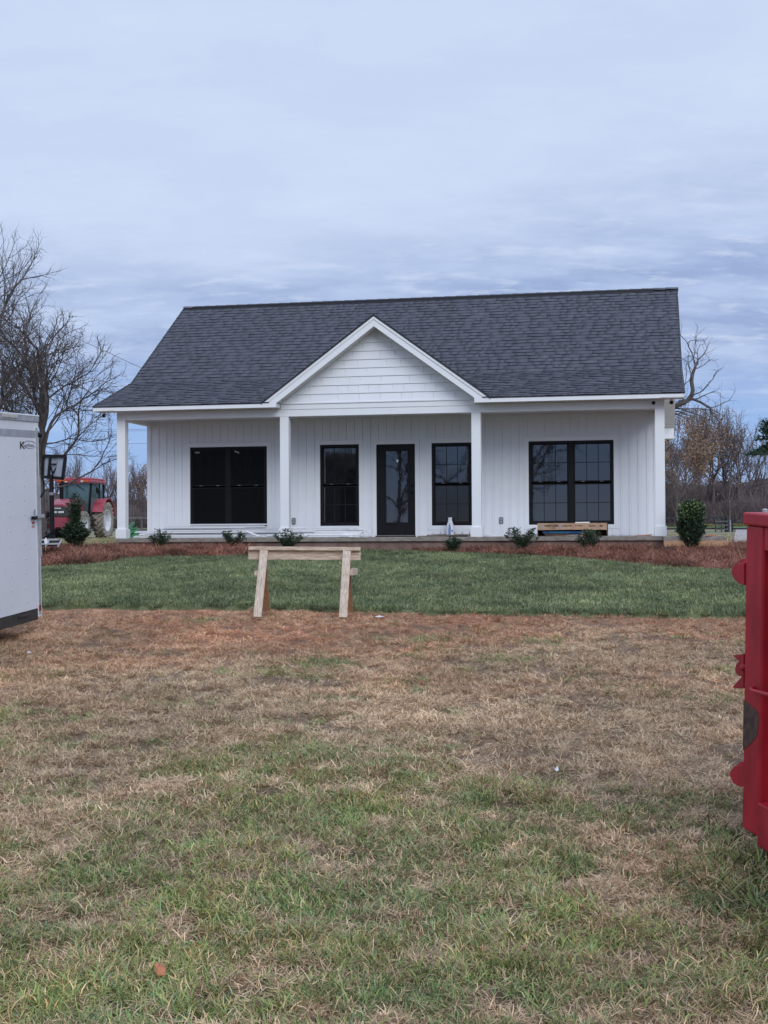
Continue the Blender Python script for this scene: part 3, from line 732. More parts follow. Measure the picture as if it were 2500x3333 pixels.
# ---- windows
def window(a, b, c, d, units, gl, lower=None, wob_=True):
    wdw = empty('window'); wdw.parent = house
    fr = MB(); y0, y1 = VW-.018, VW+.07; t = .055
    fr.box((a, y0, c), (b, y1, c+t)).box((a, y0, d-t), (b, y1, d)).box((a, y0, c+t+.0005), (a+t, y1, d-t-.0005)).box((b-t, y0, c+t+.0005), (b, y1, d-t-.0005))
    cells = [(a+t, b-t)]
    if units == 2:
        m = (a+b)/2; fr.box((m-.06, y0-.004, c+t+.0005), (m+.06, y1, d-t-.0005)); cells = [(a+t, m-.06), (m+.06, b-t)]
    fr.build('frame', M_black, wdw, .004)
    zm = (c+d)/2+.0
    for ua, ub in cells:
        for k, (z0, z1, yy, g) in enumerate(((zm+.018, d-t, VW+.028, gl), (c+t, zm-.018, VW+.010, lower or gl))):
            s = MB(); st = .026
            s.box((ua, yy-.012, z0), (ub, yy+.02, z0+st)).box((ua, yy-.012, z1-st), (ub, yy+.02, z1)).box((ua, yy-.012, z0+st), (ua+st, yy+.02, z1-st)).box((ub-st, yy-.012, z0+st), (ub, yy+.02, z1-st))
            s.build('sash', M_black, wdw)
            gw_ = (ub-ua-2*st); zz0, zz1 = z0+st, z1-st
            MB().box((ua+st, yy, zz0), (ub-st, yy+.006, zz1)).build('pane', g, wdw)
            gb = MB()
            for q in (1, 2):
                uu = ua+st+gw_*q/3; gb.box((uu-.007, yy-.0025, zz0), (uu+.007, yy-.0005, zz1))
            zq = (zz0+zz1)/2; gb.box((ua+st, yy-.0032, zq-.007), (ub-st, yy-.0026, zq+.007))
            gb.build('grille_bar', M_gridd if gl is M_glassd else M_grid, wdw)
        for q in (.25, .75):
            uu = ua+(ub-ua)*q; MB().box((uu-.03, VW-.008, zm+.0185), (uu+.03, VW+.004, zm+.028)).build('sash_lock', M_grey2, wdw)
    MB().box((ua-.02, y0-.010, c-.012), (ub+.0, y0, c+.012)) if False else None
    # flat casing boards round the opening
    cs = MB(); ct = .020
    cs.box((a-TR, VW-ct, d), (b+TR, VW, d+TR-.004)).box((a-TR, VW-ct, c-TR+.004), (b+TR, VW, c)).box((a-TR, VW-ct, c+.0005), (a, VW, d-.0005)).box((b, VW-ct, c+.0005), (b+TR, VW, d-.0005))
    cs.box((a-TR-.004, VW-ct-.010, d+TR-.012), (b+TR+.004, VW-ct, d+TR-.002))
    cs.build('casing', M_trim, wdw, .0015)
    return wdw
M_grid = mat('grille between glass', (.012, .014, .018), None, rough=.6, spec=.2)
M_gridd = mat('dark grille', (.004, .004, .005), None, rough=.7, spec=.1)
M_grey2 = mat('pale latch', (.30, .31, .33), None, rough=.4)
wnds = []
for i, (a, b, c, d, un, g) in enumerate(WIN): wnds.append(window(a, b, c, d, un, g, M_glassm if i == 2 else None))
for (xs, ys, rz) in ((641, 1473, 0), (770, 1471, .35)):      # maker's stickers left on the dark panes
    q = uvz(xs, ys, VW); b = MB(); c_, s_ = math.cos(rz)*.055, math.sin(rz)*.055
    b.prism([(q.x-c_, VW+.0155, q.z+s_-.016), (q.x+c_, VW+.0155, q.z-s_-.016), (q.x+c_, VW+.0155, q.z-s_+.016), (q.x-c_, VW+.0155, q.z+s_+.016)], (0, .004, 0)).build('sticker', M_grey2, wnds[0])
# ---- door
dr = empty('door'); dr.parent = house
a, b, c, d = DOOR; g0, g1, h0, h1 = 5.640, 6.130, .320, 1.895
lf = MB(); yy = VW+.015
lf.box((a, yy, c), (g0, yy+.045, d)).box((g1, yy, c), (b, yy+.045, d)).box((g0+.0005, yy, c), (g1-.0005, yy+.045, h0)).box((g0+.0005, yy, h1), (g1-.0005, yy+.045, d))
lf.build('leaf', M_black, dr)
mo = MB(); t = .035
mo.box((g0-t, yy-.012, h0-t), (g1+t, yy-.0005, h0)).box((g0-t, yy-.012, h1), (g1+t, yy-.0005, h1+t)).box((g0-t, yy-.012, h0+.0005), (g0, yy-.0005, h1-.0005)).box((g1, yy-.012, h0+.0005), (g1+t, yy-.0005, h1-.0005))
mo.build('glazing_bead', M_black, dr, .004)
MB().box((g0, yy+.012, h0), (g1, yy+.02, h1)).build('pane', M_glass, dr)
for z in (.985, 1.15): MB().lathe([(.012, 0), (.030, -.008), (.032, -.03), (.018, -.045)], 14, 'Y', (6.235, yy, z)).build('knob', M_black, dr, smooth=True)
MB().box((a-.012, VW-.10, .001), (b+.012, VW+.06, .028)).build('threshold', M_dark, dr)
MB().box((a+.01, VW-.06, .0285), (b-.01, VW-.01, .036)).build('sill_strip', M_alu, dr)
tr = MB(); tr.box((a-.06, VW-.02, .0), (a-.0, VW, d)).box((b+.0, VW-.02, .0), (b+.06, VW, d)).box((a-.06, VW-.02, d+.0005), (b+.06, VW, d+.06))
tr.box((a-.10, VW-.028, .0), (a-.0605, VW, d+.098)).box((b+.0605, VW-.028, .0), (b+.10, VW, d+.098)).box((a-.06, VW-.028, d+.061), (b+.06, VW, d+.098))
tr.build('casing', M_trim, dr, .002)
q = uvz(1293, 1501, VW); st = MB(); 
st.prism([(q.x+x_*.026, yy+.0115, q.z+z_*.032) for x_, z_ in ((-1, 1), (1, 1), (1.05, .1), (.4, .2), (.5, -.5), (.1, -1), (-.8, -.3))], (0, -.002, 0)).build('sticker', M_trim, dr)
# ---- outlet covers (weatherproof boxes)
for xs, ys in ((957, 1696), (1632, 1694)):
    q = uvz(xs, ys, VW); oc = empty('outlet', (q.x, VW-.012, q.z)); oc.parent = house
    MB().prism([(x_*.045, 0, z_*.075) for x_, z_ in ((-.7, -1), (.7, -1), (1, -.7), (1, .7), (.7, 1), (-.7, 1), (-1, .7), (-1, -.7))], (0, -.022, 0)).build('cover', M_grey, oc, .004)
    for z in (-.033, .033): MB().box((-.026, -.027, z-.022), (.026, -.0225, z+.022)).build('receptacle', M_grey2, oc, .002)
# ---- flood lights under the eaves
for uu, lab in ((11.45, 0), (11.80, 0), (-.23, 1)):
    fl = empty('floodlight', (uu, -.12, HF-.012)); fl.parent = house
    MB().lathe([(.028, 0), (.03, -.015), (.012, -.03), (.012, -.05)], 12, 'Z').build('mount', M_trim, fl, smooth=True)
    MB().lathe([(.02, .05), (.036, .03), (.046, -.03), (.044, -.035)], 14, 'Y', (0, -.02, -.065)).build('shade', M_trim, fl, smooth=True)
    MB().lathe([(.040, -.036), (.034, -.046), (.002, -.05)], 14, 'Y', (0, -.02, -.065)).build('lens', M_black, fl, smooth=True)

# ------------------------------------------------------------------ things lying on the porch
pz = house.location.z
def onporch(u, v, z=0): return HW @ Vector((u, v, z))
strips = [  # u0, u1, v, z, height, yaw
    (.02, 3.3, .95, .012, .045, .01), (.10, 3.9, 1.05, .058, .040, -.01), (.35, 4.2, .90, .10, .036, .015), (-.02, 2.6, 1.12, .100, .038, 0.),
    (.55, 3.95, 1.0, .142, .040, -.012), (.72, 3.1, .88, .185, .035, .02), (.62, 3.35, 1.08, .222, .032, .01), (2.2, 5.05, .95, .146, .030, -.01),
    (2.6, 5.15, 1.05, .178, .028, .006), (3.3, 5.2, .85, .012, .055, 0.), (3.7, 5.25, .98, .070, .050, -.01), (2.35, 4.1, .72, .012, .05, .01), (4.0, 5.0, .74, .012, .045, .0)]
labs = ['longest white siding strip at the bottom left of the porch stack', 'long white siding strip second from the bottom of the stack', 'white siding strip midway up the left stack',
        'white siding strip at the back left of the porch stack', 'white siding strip above the middle of the stack', 'white siding strip near the top of the stack under the dark window',
        'topmost white siding strip lying just below the dark double window', 'white siding strip running behind the second post', 'thin white siding strip on top behind the second post',
        'lowest white trim length in front of the narrow window', 'white trim length stacked below the narrow window beside the door', 'short white strip at the porch edge left of the second post', 'short white strip at the porch edge right of the second post']
for (a, b, v, z, h, yw), lb in zip(strips, labs):
    z *= 1.25; h *= 1.18
    p = onporch((a+b)/2, v, z); hl = (b-a)/2
    m = MB(); m.box((-hl, -.07, 0), (hl, .06, h*.36)).box((-hl+.02, -.055, h*.36), (hl-.03, .05, h*.50)).box((-hl+.05, -.078, h*.50), (hl-.05, .04, h*.80))
    o = m.build('siding_strip', M_trim, None); o.location = p; o.rotation_euler = (0, 0, -YAW+yw)
    tag(o, lb, 'siding', 'white siding and trim lengths stacked on the porch')
for (xa, ya, xb, yb, r, lb) in ((803, 1730, 846, 1747, .022, 'short white downspout elbow end sloping off the left stack'), (870, 1743, 1003, 1743, .026, 'round white pipe with open dark end lying at the porch edge')):
    pa = HW @ uvz(xa, ya, .55); pb = HW @ uvz(xb, yb, .50); pb.z = max(pb.z, pz+r)
    t = empty('pipe', pa, label=lb, cat='pipe', group='white pipes on the porch stack')
    MB().tube([(0, 0, 0), pb-pa], r, 12).build('tube', M_trim, t, smooth=False)
    MB().tube([(pb-pa)*.995, (pb-pa)*1.004], r*.65, 12).build('bore', M_black, t)
# jagged offcuts at the right end of the stack
for i in range(5):
    o = MB().box((0, -.05, 0), (.30+.07*i, .05, .02)).build('offcut', M_trim); o.location = onporch(4.78+.06*(i % 3), .80+.09*i, .005+.026*(i % 4)+ .03*i); o.rotation_euler = (0, .0, -YAW+rs.uniform(-.12, .12))
    tag(o, ('lowest', 'second lowest', 'middle', 'second highest', 'topmost')[i]+' short white offcut jutting from the right end of the porch stack', 'offcut', 'white offcuts beside the door')
# wood scraps under the window right of the door
for i, (a, b, v, z, yw) in enumerate(((6.50, 7.50, 1.30, .004, .02), (6.62, 7.62, 1.22, .027, -.03), (6.45, 7.2, 1.10, .004, .04))):
    o = MB().box((-(b-a)/2, -.045, 0), ((b-a)/2, .045, .02)).build('wood_scrap', M_scrap); o.location = onporch((a+b)/2, v, z); o.rotation_euler = (0, 0, -YAW+yw)
    tag(o, ('grey brown board lying under the window right of the door', 'grey brown board on top of the pair under the right narrow window', 'short brown board at the porch edge beside the door step')[i], 'board', 'wood scraps by the door')
# cut foam blocks row under the same window
o = MB()
for i in range(6): o.box((6.72+i*.16, VW-.11, .055), (6.86+i*.16, VW-.04, .125))
tag(o.build('trim_offcuts', M_trim, None), 'row of short white trim blocks set against the wall under the window', 'trim'); bpy.data.objects['trim_offcuts'].matrix_world = HW
# white sheets right of the third post
for (a, b, v, lb) in ((8.02, 9.0, .9, 'thin white sheet lying on the porch right of the third post'), (8.2, 9.15, 1.25, 'white sheet nearer the wall beside the cardboard box')):
    o = MB().add([(a, v-.15, .004), (b, v-.15, .004), (b, v+.15, .03), (a+.1, v+.15, .05), (a, v-.15, .008), (b, v-.15, .008), (b, v+.15, .034), (a+.1, v+.15, .054)], [(0, 1, 2, 3), (4, 5, 6, 7), (0, 1, 5, 4), (1, 2, 6, 5), (2, 3, 7, 6), (3, 0, 4, 7)]).build('plastic_sheet', M_trim); o.matrix_world = HW
    tag(o, lb, 'sheet', 'white sheets on the porch')
# cardboard box of shakes: long flap above, open dark front below
bx = empty('cardboard_box', onporch(9.70, .80, 0), (0, 0, -YAW), label='long open cardboard siding box with printed flap on the porch', cat='box')
q0, q1 = uvz(1749, 1703, .62).x-9.70, uvz(1977, 1703, .62).x-9.70
zt_ = uvz(1860, 1703, .62).z; zf_ = uvz(1860, 1724, .62).z
MB().box((q0, -.17, .004), (q1, .25, .012)).box((q0, .24, .012), (q1, .25, zt_)).prism([(q0, -.17, .01), (q0, .24, .01), (q0, .24, zt_), (q0, -.17, zt_)], (.008, 0, 0)).prism([(q1, -.15, .01), (q1, .24, .01), (q1-.02, .24, zt_), (q1-.03, -.17, zt_)], (-.008, 0, 0)).build('tray', M_cardin, bx)
MB().box((q0, -.18, zt_-.004), (q1-.01, .25, zt_+.003)).build('lid', M_card, bx)
xm = uvz(1858, 1703, .62).x-9.70
MB().prism([(q0, -.184, zf_-.006), (xm, -.184, zf_+.002), (xm, -.184, zt_), (q0, -.184, zt_)], (0, .004, 0)).build('flap', M_card, bx)
MB().prism([(xm+.004, -.188, zf_-.0), (q1-.01, -.182, zf_-.004), (q1-.01, -.182, zt_), (xm+.004, -.188, zt_)], (0, .004, 0)).build('flap', M_card, bx)
FT = Matrix.Rotation(PI/2, 4, 'X')
def bt(xs, ys): q = uvz(xs, ys, .61); return Matrix.Translation((q.x-9.70, -.1895, q.z)) @ FT
textmesh('VARIFORM', .062, 'lettering', M_ink, bx, bt(1771, 1714.5), .001, 0, 1.0)
textmesh('by ply gem', .026, 'lettering', M_ink, bx, bt(1791, 1719.5), .0004)
textmesh('Heritage Cedar', .034, 'lettering', M_ink, bx, bt(1829, 1713), .0005)
textmesh("D7 Shingle", .034, 'lettering', M_ink, bx, bt(1872, 1712.5), .0005)
for xs in (1765, 1822): q = uvz(xs, 1714, .61); MB().box((q.x-9.70-.02, -.191, q.z-.04), (q.x-9.70+.02, -.1885, q.z+.04)).build('tape_label', M_grey2, bx)
for k in range(3): q = uvz(1928, 1709+k*2.2, .61); MB().box((q.x-9.70-.07, -.1895, q.z-.002), (q.x-9.70+.07, -.1885, q.z+.002)).build('print_line', M_ink, bx)
q = uvz(1957, 1711, .61); MB().box((q.x-9.70-.035, -.1895, q.z-.016), (q.x-9.70+.035, -.1885, q.z-.012)).box((q.x-9.70-.035, -.1895, q.z+.01), (q.x-9.70+.035, -.1885, q.z+.014)).box((q.x-9.70-.03, -.1895, q.z-.006), (q.x-9.70+.03, -.1885, q.z+.004)).build('print_block', M_ink, bx)
for i, (a, b, z, h, m, lb) in enumerate(((1768, 1895, .062, .052, M_teal, 'blue and teal wrapped shake bundle inside the open cardboard box'), (1775, 1930, .016, .036, M_cardin, 'brown bundle at the bottom of the open cardboard box'))):
    ua, ub = uvz(a, 1730, .7).x, uvz(b, 1730, .7).x
    o = MB().prism([(ua, .70, z), (ub, .70, z), (ub+.02, .70, z+h*.8), ((ua+ub)/2, .70, z+h), (ua-.02, .70, z+h*.95)], (0, .2, 0)).build('shake_bundle', m); o.matrix_world = HW; tag(o, lb, 'bundle')
ua, ub = uvz(1893, 1726, .72).x, uvz(1932, 1726, .72).x
o = MB().prism([(ua, .72, .02), (ub+.05, .72, .02), (ub, .72, .10), (ub-.1, .72, .125), (ua, .72, .11)], (0, .16, 0)).build('paper_wad', mat('kraft paper', (.26, .19, .14), (.46, .38, .30), 16, .85)); o.matrix_world = HW; tag(o, 'crumpled tan kraft paper stuffed in the right of the open box', 'paper')
for i, (a, b) in enumerate(((1790, 1905), (1845, 1880))):
    ua, ub = uvz(a, 1742, .64).x, uvz(b, 1742, .64).x
    o = MB().prism([(ua, .62, .008), (ub, .60, .008), (ub, .60, .02), (ua, .62, .012)], (0, .10, .02 if i else 0)).build('loose_flap', M_grey2 if i else M_card); o.matrix_world = HW; tag(o, ('pale strip lying along the porch edge in front of the open box', 'grey loose strip tilted out of the open box')[i], 'strip')
q0_ = uvz(1873, 1702, .75); q1_ = uvz(1919, 1698, .75)
o = MB().box((q0_.x, .72, zt_+.004), (q1_.x, .86, zt_+.027)).build('white_block', M_trim); o.matrix_world = HW; tag(o, 'small white trim block lying on top of the cardboard box', 'block')
# orange plastic scrap by the right post
a_, b_ = uvz(2063, 1744, .5), uvz(2122, 1744, .5)
o = MB().add([(a_.x, .5, .003), (b_.x-.03, .42, .003), (b_.x+.01, .55, .035), (a_.x+.1, .6, .006)], [(0, 1, 2, 3)]).build('orange_scrap', mat('orange scrap', (.55, .20, .10), None)); o.matrix_world = HW
sm = o.modifiers.new('thick', 'SOLIDIFY'); sm.thickness = .004; tag(o, 'flat orange scrap of material on the porch by the rightmost post', 'scrap')
# white bag with blue print leaning on the wall
bg = empty('bag', onporch(7.10, 1.40, 0), (0, 0, -YAW), label='white bag with blue print standing under the right narrow window', cat='bag')
bm = bmesh.new(); rings = [(0, .088, .06), (.06, .096, .07), (.15, .094, .065), (.24, .078, .05), (.32, .054, .03), (.38, .040, .018), (.415, .050, .014)]
vs = []
for z, rx, ry in rings:
    vs.append([bm.verts.new((rx*math.copysign(abs(math.cos(t))**.7, math.cos(t)) + .006*math.sin(3*t+z*30), ry*math.sin(t)+z*.12-.02+.004*math.sin(5*t+z*40), z+(.012*math.sin(4*t) if z > .35 else 0))) for t in [2*PI*j/20 for j in range(20)]])
for a, b in zip(vs[:-1], vs[1:]):
    for j in range(20): bm.faces.new((a[j], a[(j+1) % 20], b[(j+1) % 20], b[j]))
bm.faces.new(vs[0][::-1]); bm.faces.new(vs[-1]); me = bpy.data.meshes.new('sack'); bm.to_mesh(me); bm.free(); link('sack', me, M_bag, bg, smooth=True)
lt = MB()
lt.prism([(-.03, -.082, .03), (.022, -.086, .03), (.024, -.066, .20), (.002, -.040, .31), (-.022, -.062, .20)], (0, -.003, 0)).build('blue_panel', M_blueprint, bg)
lt2 = MB()
for k in range(5): lt2.box((-.016, -.092+.0045*k, .055+.036*k), (.014, -.088+.0045*k, .062+.036*k)).box((-.016, -.092+.0045*k, .062+.036*k), (-.010, -.088+.0045*k, .080+.036*k))
lt2.build('print', M_bag, bg)
MB().lathe([(.018, -.086), (.020, -.089), (.002, -.090)], 14, 'Y', (.060, .02, .13)).build('round_mark', M_blueprint, bg)

# ------------------------------------------------------------------ concrete step with plywood form, right end of the house
def ground_obj(o, x, y, dz=0): o.location = (x, y, H1(x, y)+dz)
stp = empty('concrete_step', (0, 0, 0), label='low concrete side step boxed with an orange plywood form right of the porch', cat='step')
D0 = 26.3
a0, a1 = P(2160, 1745, D0), P(2368, 1743, D0+.1)
b0 = P(2160, 1762, D0); b1 = P(2376, 1762, D0+.1)
stp.location = a0
zt2 = 0; MB().prism([(0, 0, -.30), (1.20, -.1, -.30), (1.20, -.1, -.02), (1.16, -.1, 0.0), (0, 0, 0.0)], (.25, 1.3, 0)).build('slab', M_conc, stp, .01)
MB().prism([(-.0, -.03, -.205), (1.22, -.13, -.205), (1.20, -.125, -.095), (-.0, -.03, -.095)], (0, .02, .0)).build('form_board', M_ply, stp)
MB().prism([(1.21, -.13, -.20), (1.30, .2, -.20), (1.30, .2, -.06), (1.21, -.13, -.095)], (.02, 0, 0)).build('form_board', M_ply, stp)
MB().beam((.8, -.11, .006), (1.05, -.05, .010), .02, .012).build('orange_strap', M_orange, stp)
# pale gravel strip beyond the step
gv = [G(2395, 1724), G(2520, 1722), G(2600, 1770), G(2388, 1772)]
gx = np.linspace(0, 1, 30); A, B = np.meshgrid(gx, gx)
def lerp4(a, b): 
    return (np.array(gv[3])*(1-a)+np.array(gv[2])*a)*(1-b) + (np.array(gv[0])*(1-a)+np.array(gv[1])*a)*b
VV = np.array([lerp4(a, b) for a, b in zip(A.ravel(), B.ravel())]); VV[:, 2] = H(VV[:, 0], VV[:, 1]) + .02 + (fbm(VV[:, 0]*2, VV[:, 1]*1.2, 3, 77))*.10
ii = np.arange(900).reshape(30, 30); F4 = np.stack([ii[:-1, :-1], ii[:-1, 1:], ii[1:, 1:], ii[1:, :-1]], -1).reshape(-1, 4)
tag(link('gravel_path', npmesh('gravel_path', VV, F4), mat('pale gravel', (.26, .23, .22), (.46, .43, .42), 6, .95, .8, 30), smooth=True), kind='structure')
# straw scattered behind the left bed
x = rng.uniform(-9.2, -5.6, 3000); y = rng.uniform(Gd(92, 1190).y-.1, Gd(92, 1190).y+1.6, 3000)
STW = scatter('yellow_straw', dryp, np.stack([x, y, H(x, y)+.02], -1), np.tile([1.45, 1.25, .85], (3000, 1)), rng.uniform(.8, 1.5, 3000))
tag(STW, 'pale yellow straw spread behind the left planting bed', 'straw', kind='stuff')
# rough short grass between the house and the tractor and to the right
x = np.concatenate([rng.uniform(-16, -5.6, 9000), rng.uniform(5.6, 14, 5000)]); y = np.concatenate([rng.uniform(29.5, 62, 9000), rng.uniform(27.5, 62, 5000)])
tn = fbm(x*.4, y*.25, 4, 201)[:, None]
rg = scatter('rough_grass', grnp[:4]+dryp[:4], np.stack([x, y, H(x, y)+.01], -1), (.6+.9*tn)*np.ones(3), rng.uniform(1.0, 2.2, len(x)))
tag(rg, 'rough tan and green grass beyond the house and around the tractor', 'grass', kind='stuff')

# ------------------------------------------------------------------ shrubs
def leaves_mesh(name, pts, dirs, size, cols, seed=0):
    r = np.random.default_rng(seed); n = len(pts); pts = np.asarray(pts); dirs = np.asarray(dirs)
    d = dirs + r.normal(0, .55, (n, 3)); d /= np.linalg.norm(d, axis=1)[:, None]
    s = np.cross(d, r.normal(0, 1, (n, 3))); s /= np.linalg.norm(s, axis=1)[:, None]
    ln = size*r.uniform(.7, 1.25, n)[:, None]; wd = ln*.36; nn = np.cross(d, s)
    V = np.stack([pts, pts+d*ln*.45+s*wd*.55+nn*ln*.06, pts+d*ln, pts+d*ln*.45-s*wd*.55+nn*ln*.06], 1).reshape(-1, 3)
    i = np.arange(n)*4; F = np.stack([i, i+1, i+2, i+3], -1)
    c = np.array(cols)[r.integers(0, len(cols), n)]*r.uniform(.7, 1.3, (n, 1))
    return npmesh(name, V, F, None, np.repeat(c, 4, 0))
DG = [(1., 1., 1.), (.75, .8, .75), (1.4, 1.5, 1.2), (1.0, 1.15, .8)]
def shrub(name, loc, stems, leaf, cols, label, cat, group, seed, stem_r=.006):
    r = random.Random(seed); root = empty(name, loc, label=label, cat=cat, group=group)
    st = MB(); pts = []; dirs = []
    for (dx, dy, h, br) in stems:
        p = Vector((r.uniform(-.03, .03), r.uniform(-.03, .03), -.03)); end = Vector((dx, dy, h)); n = max(5, int(end.length/.055)); path = [p]
        for i in range(1, n+1):
            t = i/n; q = Vector((dx*t**1.2, dy*t**1.2, h*t)) + Vector((r.uniform(-1, 1), r.uniform(-1, 1), 0))*.012; path.append(q)
            if t > .12:
                for k in range(br):
                    a = r.uniform(0, 2*PI); dv = Vector((math.cos(a), math.sin(a), r.uniform(.2, .9))).normalized()
                    sub = r.uniform(.02, .11)*(1.15-t*.55); 
                    for j in range(3): pts.append(q + dv*sub*(j+1)/3); dirs.append(dv + Vector((0, 0, .25)))
        st.tube(path, [stem_r*(1-.7*i/n) for i in range(n+1)], 5)
        for j in range(5): pts.append(path[-1]); dirs.append(Vector((r.uniform(-1, 1), r.uniform(-1, 1), 1.5)))
    st.build('stems', mat('shrub stem', (.06, .05, .035), None), root)
    tag(link('foliage', leaves_mesh('foliage', [tuple(p) for p in pts], [tuple(d) for d in dirs], leaf, cols, seed), M_leaf, root), kind='stuff')
    return root
def fan(n, w_, h, seed, dens, up=.0, cx=0.):
    r = random.Random(seed); out = []
    for i in range(n):
        a = r.uniform(0, 2*PI); q = math.sqrt(r.uniform(.02, 1)); out.append((cx+w_*q*math.cos(a), w_*q*math.sin(a)*.8, h*(1-.42*q*q)*r.uniform(.75, 1.08)+up, dens))
    return out
mz = .07
def bedpt(xs, ys):
    d = ray(xs, ys); D = 27.
    for _ in range(12): D = float(front_y(d.x/d.y*D)) - .48
    p = P(xs, ys, D); x_, y_ = np.array([p.x]), np.array([p.y]); g = float((H(x_, y_)+mul_lift(x_, y_, in_mulch(x_, y_)))[0])
    p.z = max(min(p.z, g+.03), g-.05); return p
grp = 'small evergreen shrubs along the porch'
for (xs, ys, w_, h, n, sd, lb) in (
    (521, 1790, .24, .43, 26, 1, 'leftmost small porch shrub, rounded and dense, before the stacked siding'),
    (757, 1782, .27, .40, 22, 2, 'low sparse shrub just left of the sawhorse below the dark window'),
    (938, 1772, .30, .42, 24, 3, 'spiky upright shrub behind the sawhorse in front of the second post'),
    (1474, 1776, .19, .30, 22, 4, 'smallest round shrub below the blue and white bag'),
    (1921, 1794, .30, .40, 26, 6, 'low bushy shrub in front of the cardboard box')):
    shrub('shrub', bedpt(xs, ys), fan(n, w_, h, sd, 7), .036, DG, lb, 'shrub', grp, sd)
shrub('shrub', bedpt(1700, 1781), fan(11, .16, .47, 51, 7, 0, -.19) + fan(14, .19, .42, 52, 7, 0, .16), .036, DG, 'two lobed shrub between the third post and the cardboard box', 'shrub', grp, 5)
# big left shrub: dense clump below, thin leader above
p = bedpt(246, 1790)
st = fan(60, .31, .60, 61, 12) + [(r_*.5-.02, .05*math.sin(k_), 1.18-.05*k_, 9) for k_, r_ in enumerate((.0, .12, -.14, .2, -.25, .1))] + [(.08*math.sin(k_*2.), .06*math.cos(k_*3.), .95, 10) for k_ in range(6)]
shrub('shrub', p, st, .050, DG, 'tall dark shrub with thin leader at the left corner in front of the tractor', 'shrub', None, 61, .009)
# right shrub: egg shaped, yellow green crown
p = bedpt(2252, 1803); st = []
r = random.Random(8)
for i in range(70):
    a = r.uniform(0, 2*PI); h = r.uniform(.35, 1.0); q = .28*math.sqrt(max(.05, 1-(h-.45)**2/.42)); q *= math.sqrt(r.uniform(.1, 1)); st.append((q*math.cos(a), q*math.sin(a), h, 9))
sh = shrub('shrub', p, st, .055, DG, 'egg shaped broadleaf shrub with light green top right of the house', 'shrub', None, 71, .008)
pts = []; dirs = []
for i in range(900):
    a = r.uniform(0, 2*PI); q = .25*math.sqrt(r.uniform(0, 1)); z = r.uniform(.78, 1.06)-q*.55; pts.append((q*math.cos(a), q*math.sin(a), z)); dirs.append((math.cos(a)*.6, math.sin(a)*.6, 1.))
tag(link('new_growth', leaves_mesh('new_growth', pts, dirs, .05, [(4.6, 4.4, 2.4), (6.0, 5.2, 2.8), (3.0, 3.2, 1.8)], 9), M_leaf, sh), kind='stuff')
# dead little plants in the beds
M_dead = mat('withered plant', (.05, .028, .026), (.10, .06, .05), 9, .9)
for (xs, ys, lb) in ((312, 1812, 'small withered plant low in the left bed of pine straw'), (2152, 1822, 'small withered plant in the right bed of pine straw')):
    d = MB(); r = random.Random(xs)
    for i in range(26):
        a = r.uniform(0, 2*PI); l_ = r.uniform(.08, .2); e = Vector((l_*math.cos(a)*.8, l_*math.sin(a)*.8, r.uniform(.05, .2))); d.tube([(0, 0, -.02), e*.5+Vector((0, 0, .02)), e], [.006, .005, .010], 4)
    o = d.build('dead_plant', M_dead); o.location = bedpt(xs, ys); tag(o, lb, 'plant')

# ------------------------------------------------------------------ sawhorse
sh_ = empty('sawhorse', P(1000, 2005, 15.0), label='wooden sawhorse with pale boards standing at the front edge of the lawn', cat='sawhorse')
L0 = Vector(sh_.location)
def q_(xd, yd, D): return Pd(xd, yd, D) - L0
def bd(a, b, w_, h_, up): return MB().beam(a, b, w_, h_, up)
bd(q_(537, 1184.0, 14.93), q_(778.5, 1185.5, 14.99), .089, .038, (0, 0, 1)).build('top_board', M_wood, sh_, .003)
bd(q_(536.5, 1196, 14.96), q_(779, 1198, 15.02), .040, .078, (0, 0, 1)).build('web_board', M_wood, sh_, .002)
bd(q_(536.5, 1206, 14.955), q_(779, 1207.5, 15.015), .052, .022, (0, 0, 1)).build('bottom_strip', M_wood, sh_, .002)
fz = lambda x_, y_: H1(x_+L0.x, y_+L0.y)-L0.z
for (xt, yt, xb, yb, lean) in ((570.5, 1189.2, 556, 1333, 0), (749.5, 1190, 741, 1334, 0)):
    a = q_(xt, yt, 14.885); b = q_(xb, yb, 14.72); bd(a, b, .089, .036, (0, -1, .35)).build('leg', M_woodv, sh_, .003)
    for dx_, dz_ in ((-.022, -.022), (.02, -.026), (-.018, -.10), (.022, -.105)):
        c = a + Vector((dx_, -.018, dz_)); MB().lathe([(.004, 0), (.004, -.004)], 8, 'Y', c).build('screw', M_dark, sh_)
for (xt, yt, xb, yb) in ((566, 1203, 574.5, 1318), (748, 1204, 754, 1322)):
    a = q_(xt, yt, 15.08); b = q_(xb, yb, 15.34); bd(a, b, .089, .036, (0, -1, -.35)).build('leg', M_woodo, sh_, .003)
bd(q_(553, 1239, 14.86), q_(553, 1239, 14.86)+Vector((.02, .36, 0)), .038, .062, (0, 0, 1)).build('brace', M_wood, sh_, .002)
bd(q_(757, 1236, 14.86), q_(757, 1236, 14.86)+Vector((.05, .36, 0)), .050, .070, (0, 0, 1)).build('brace', M_wood, sh_, .002)

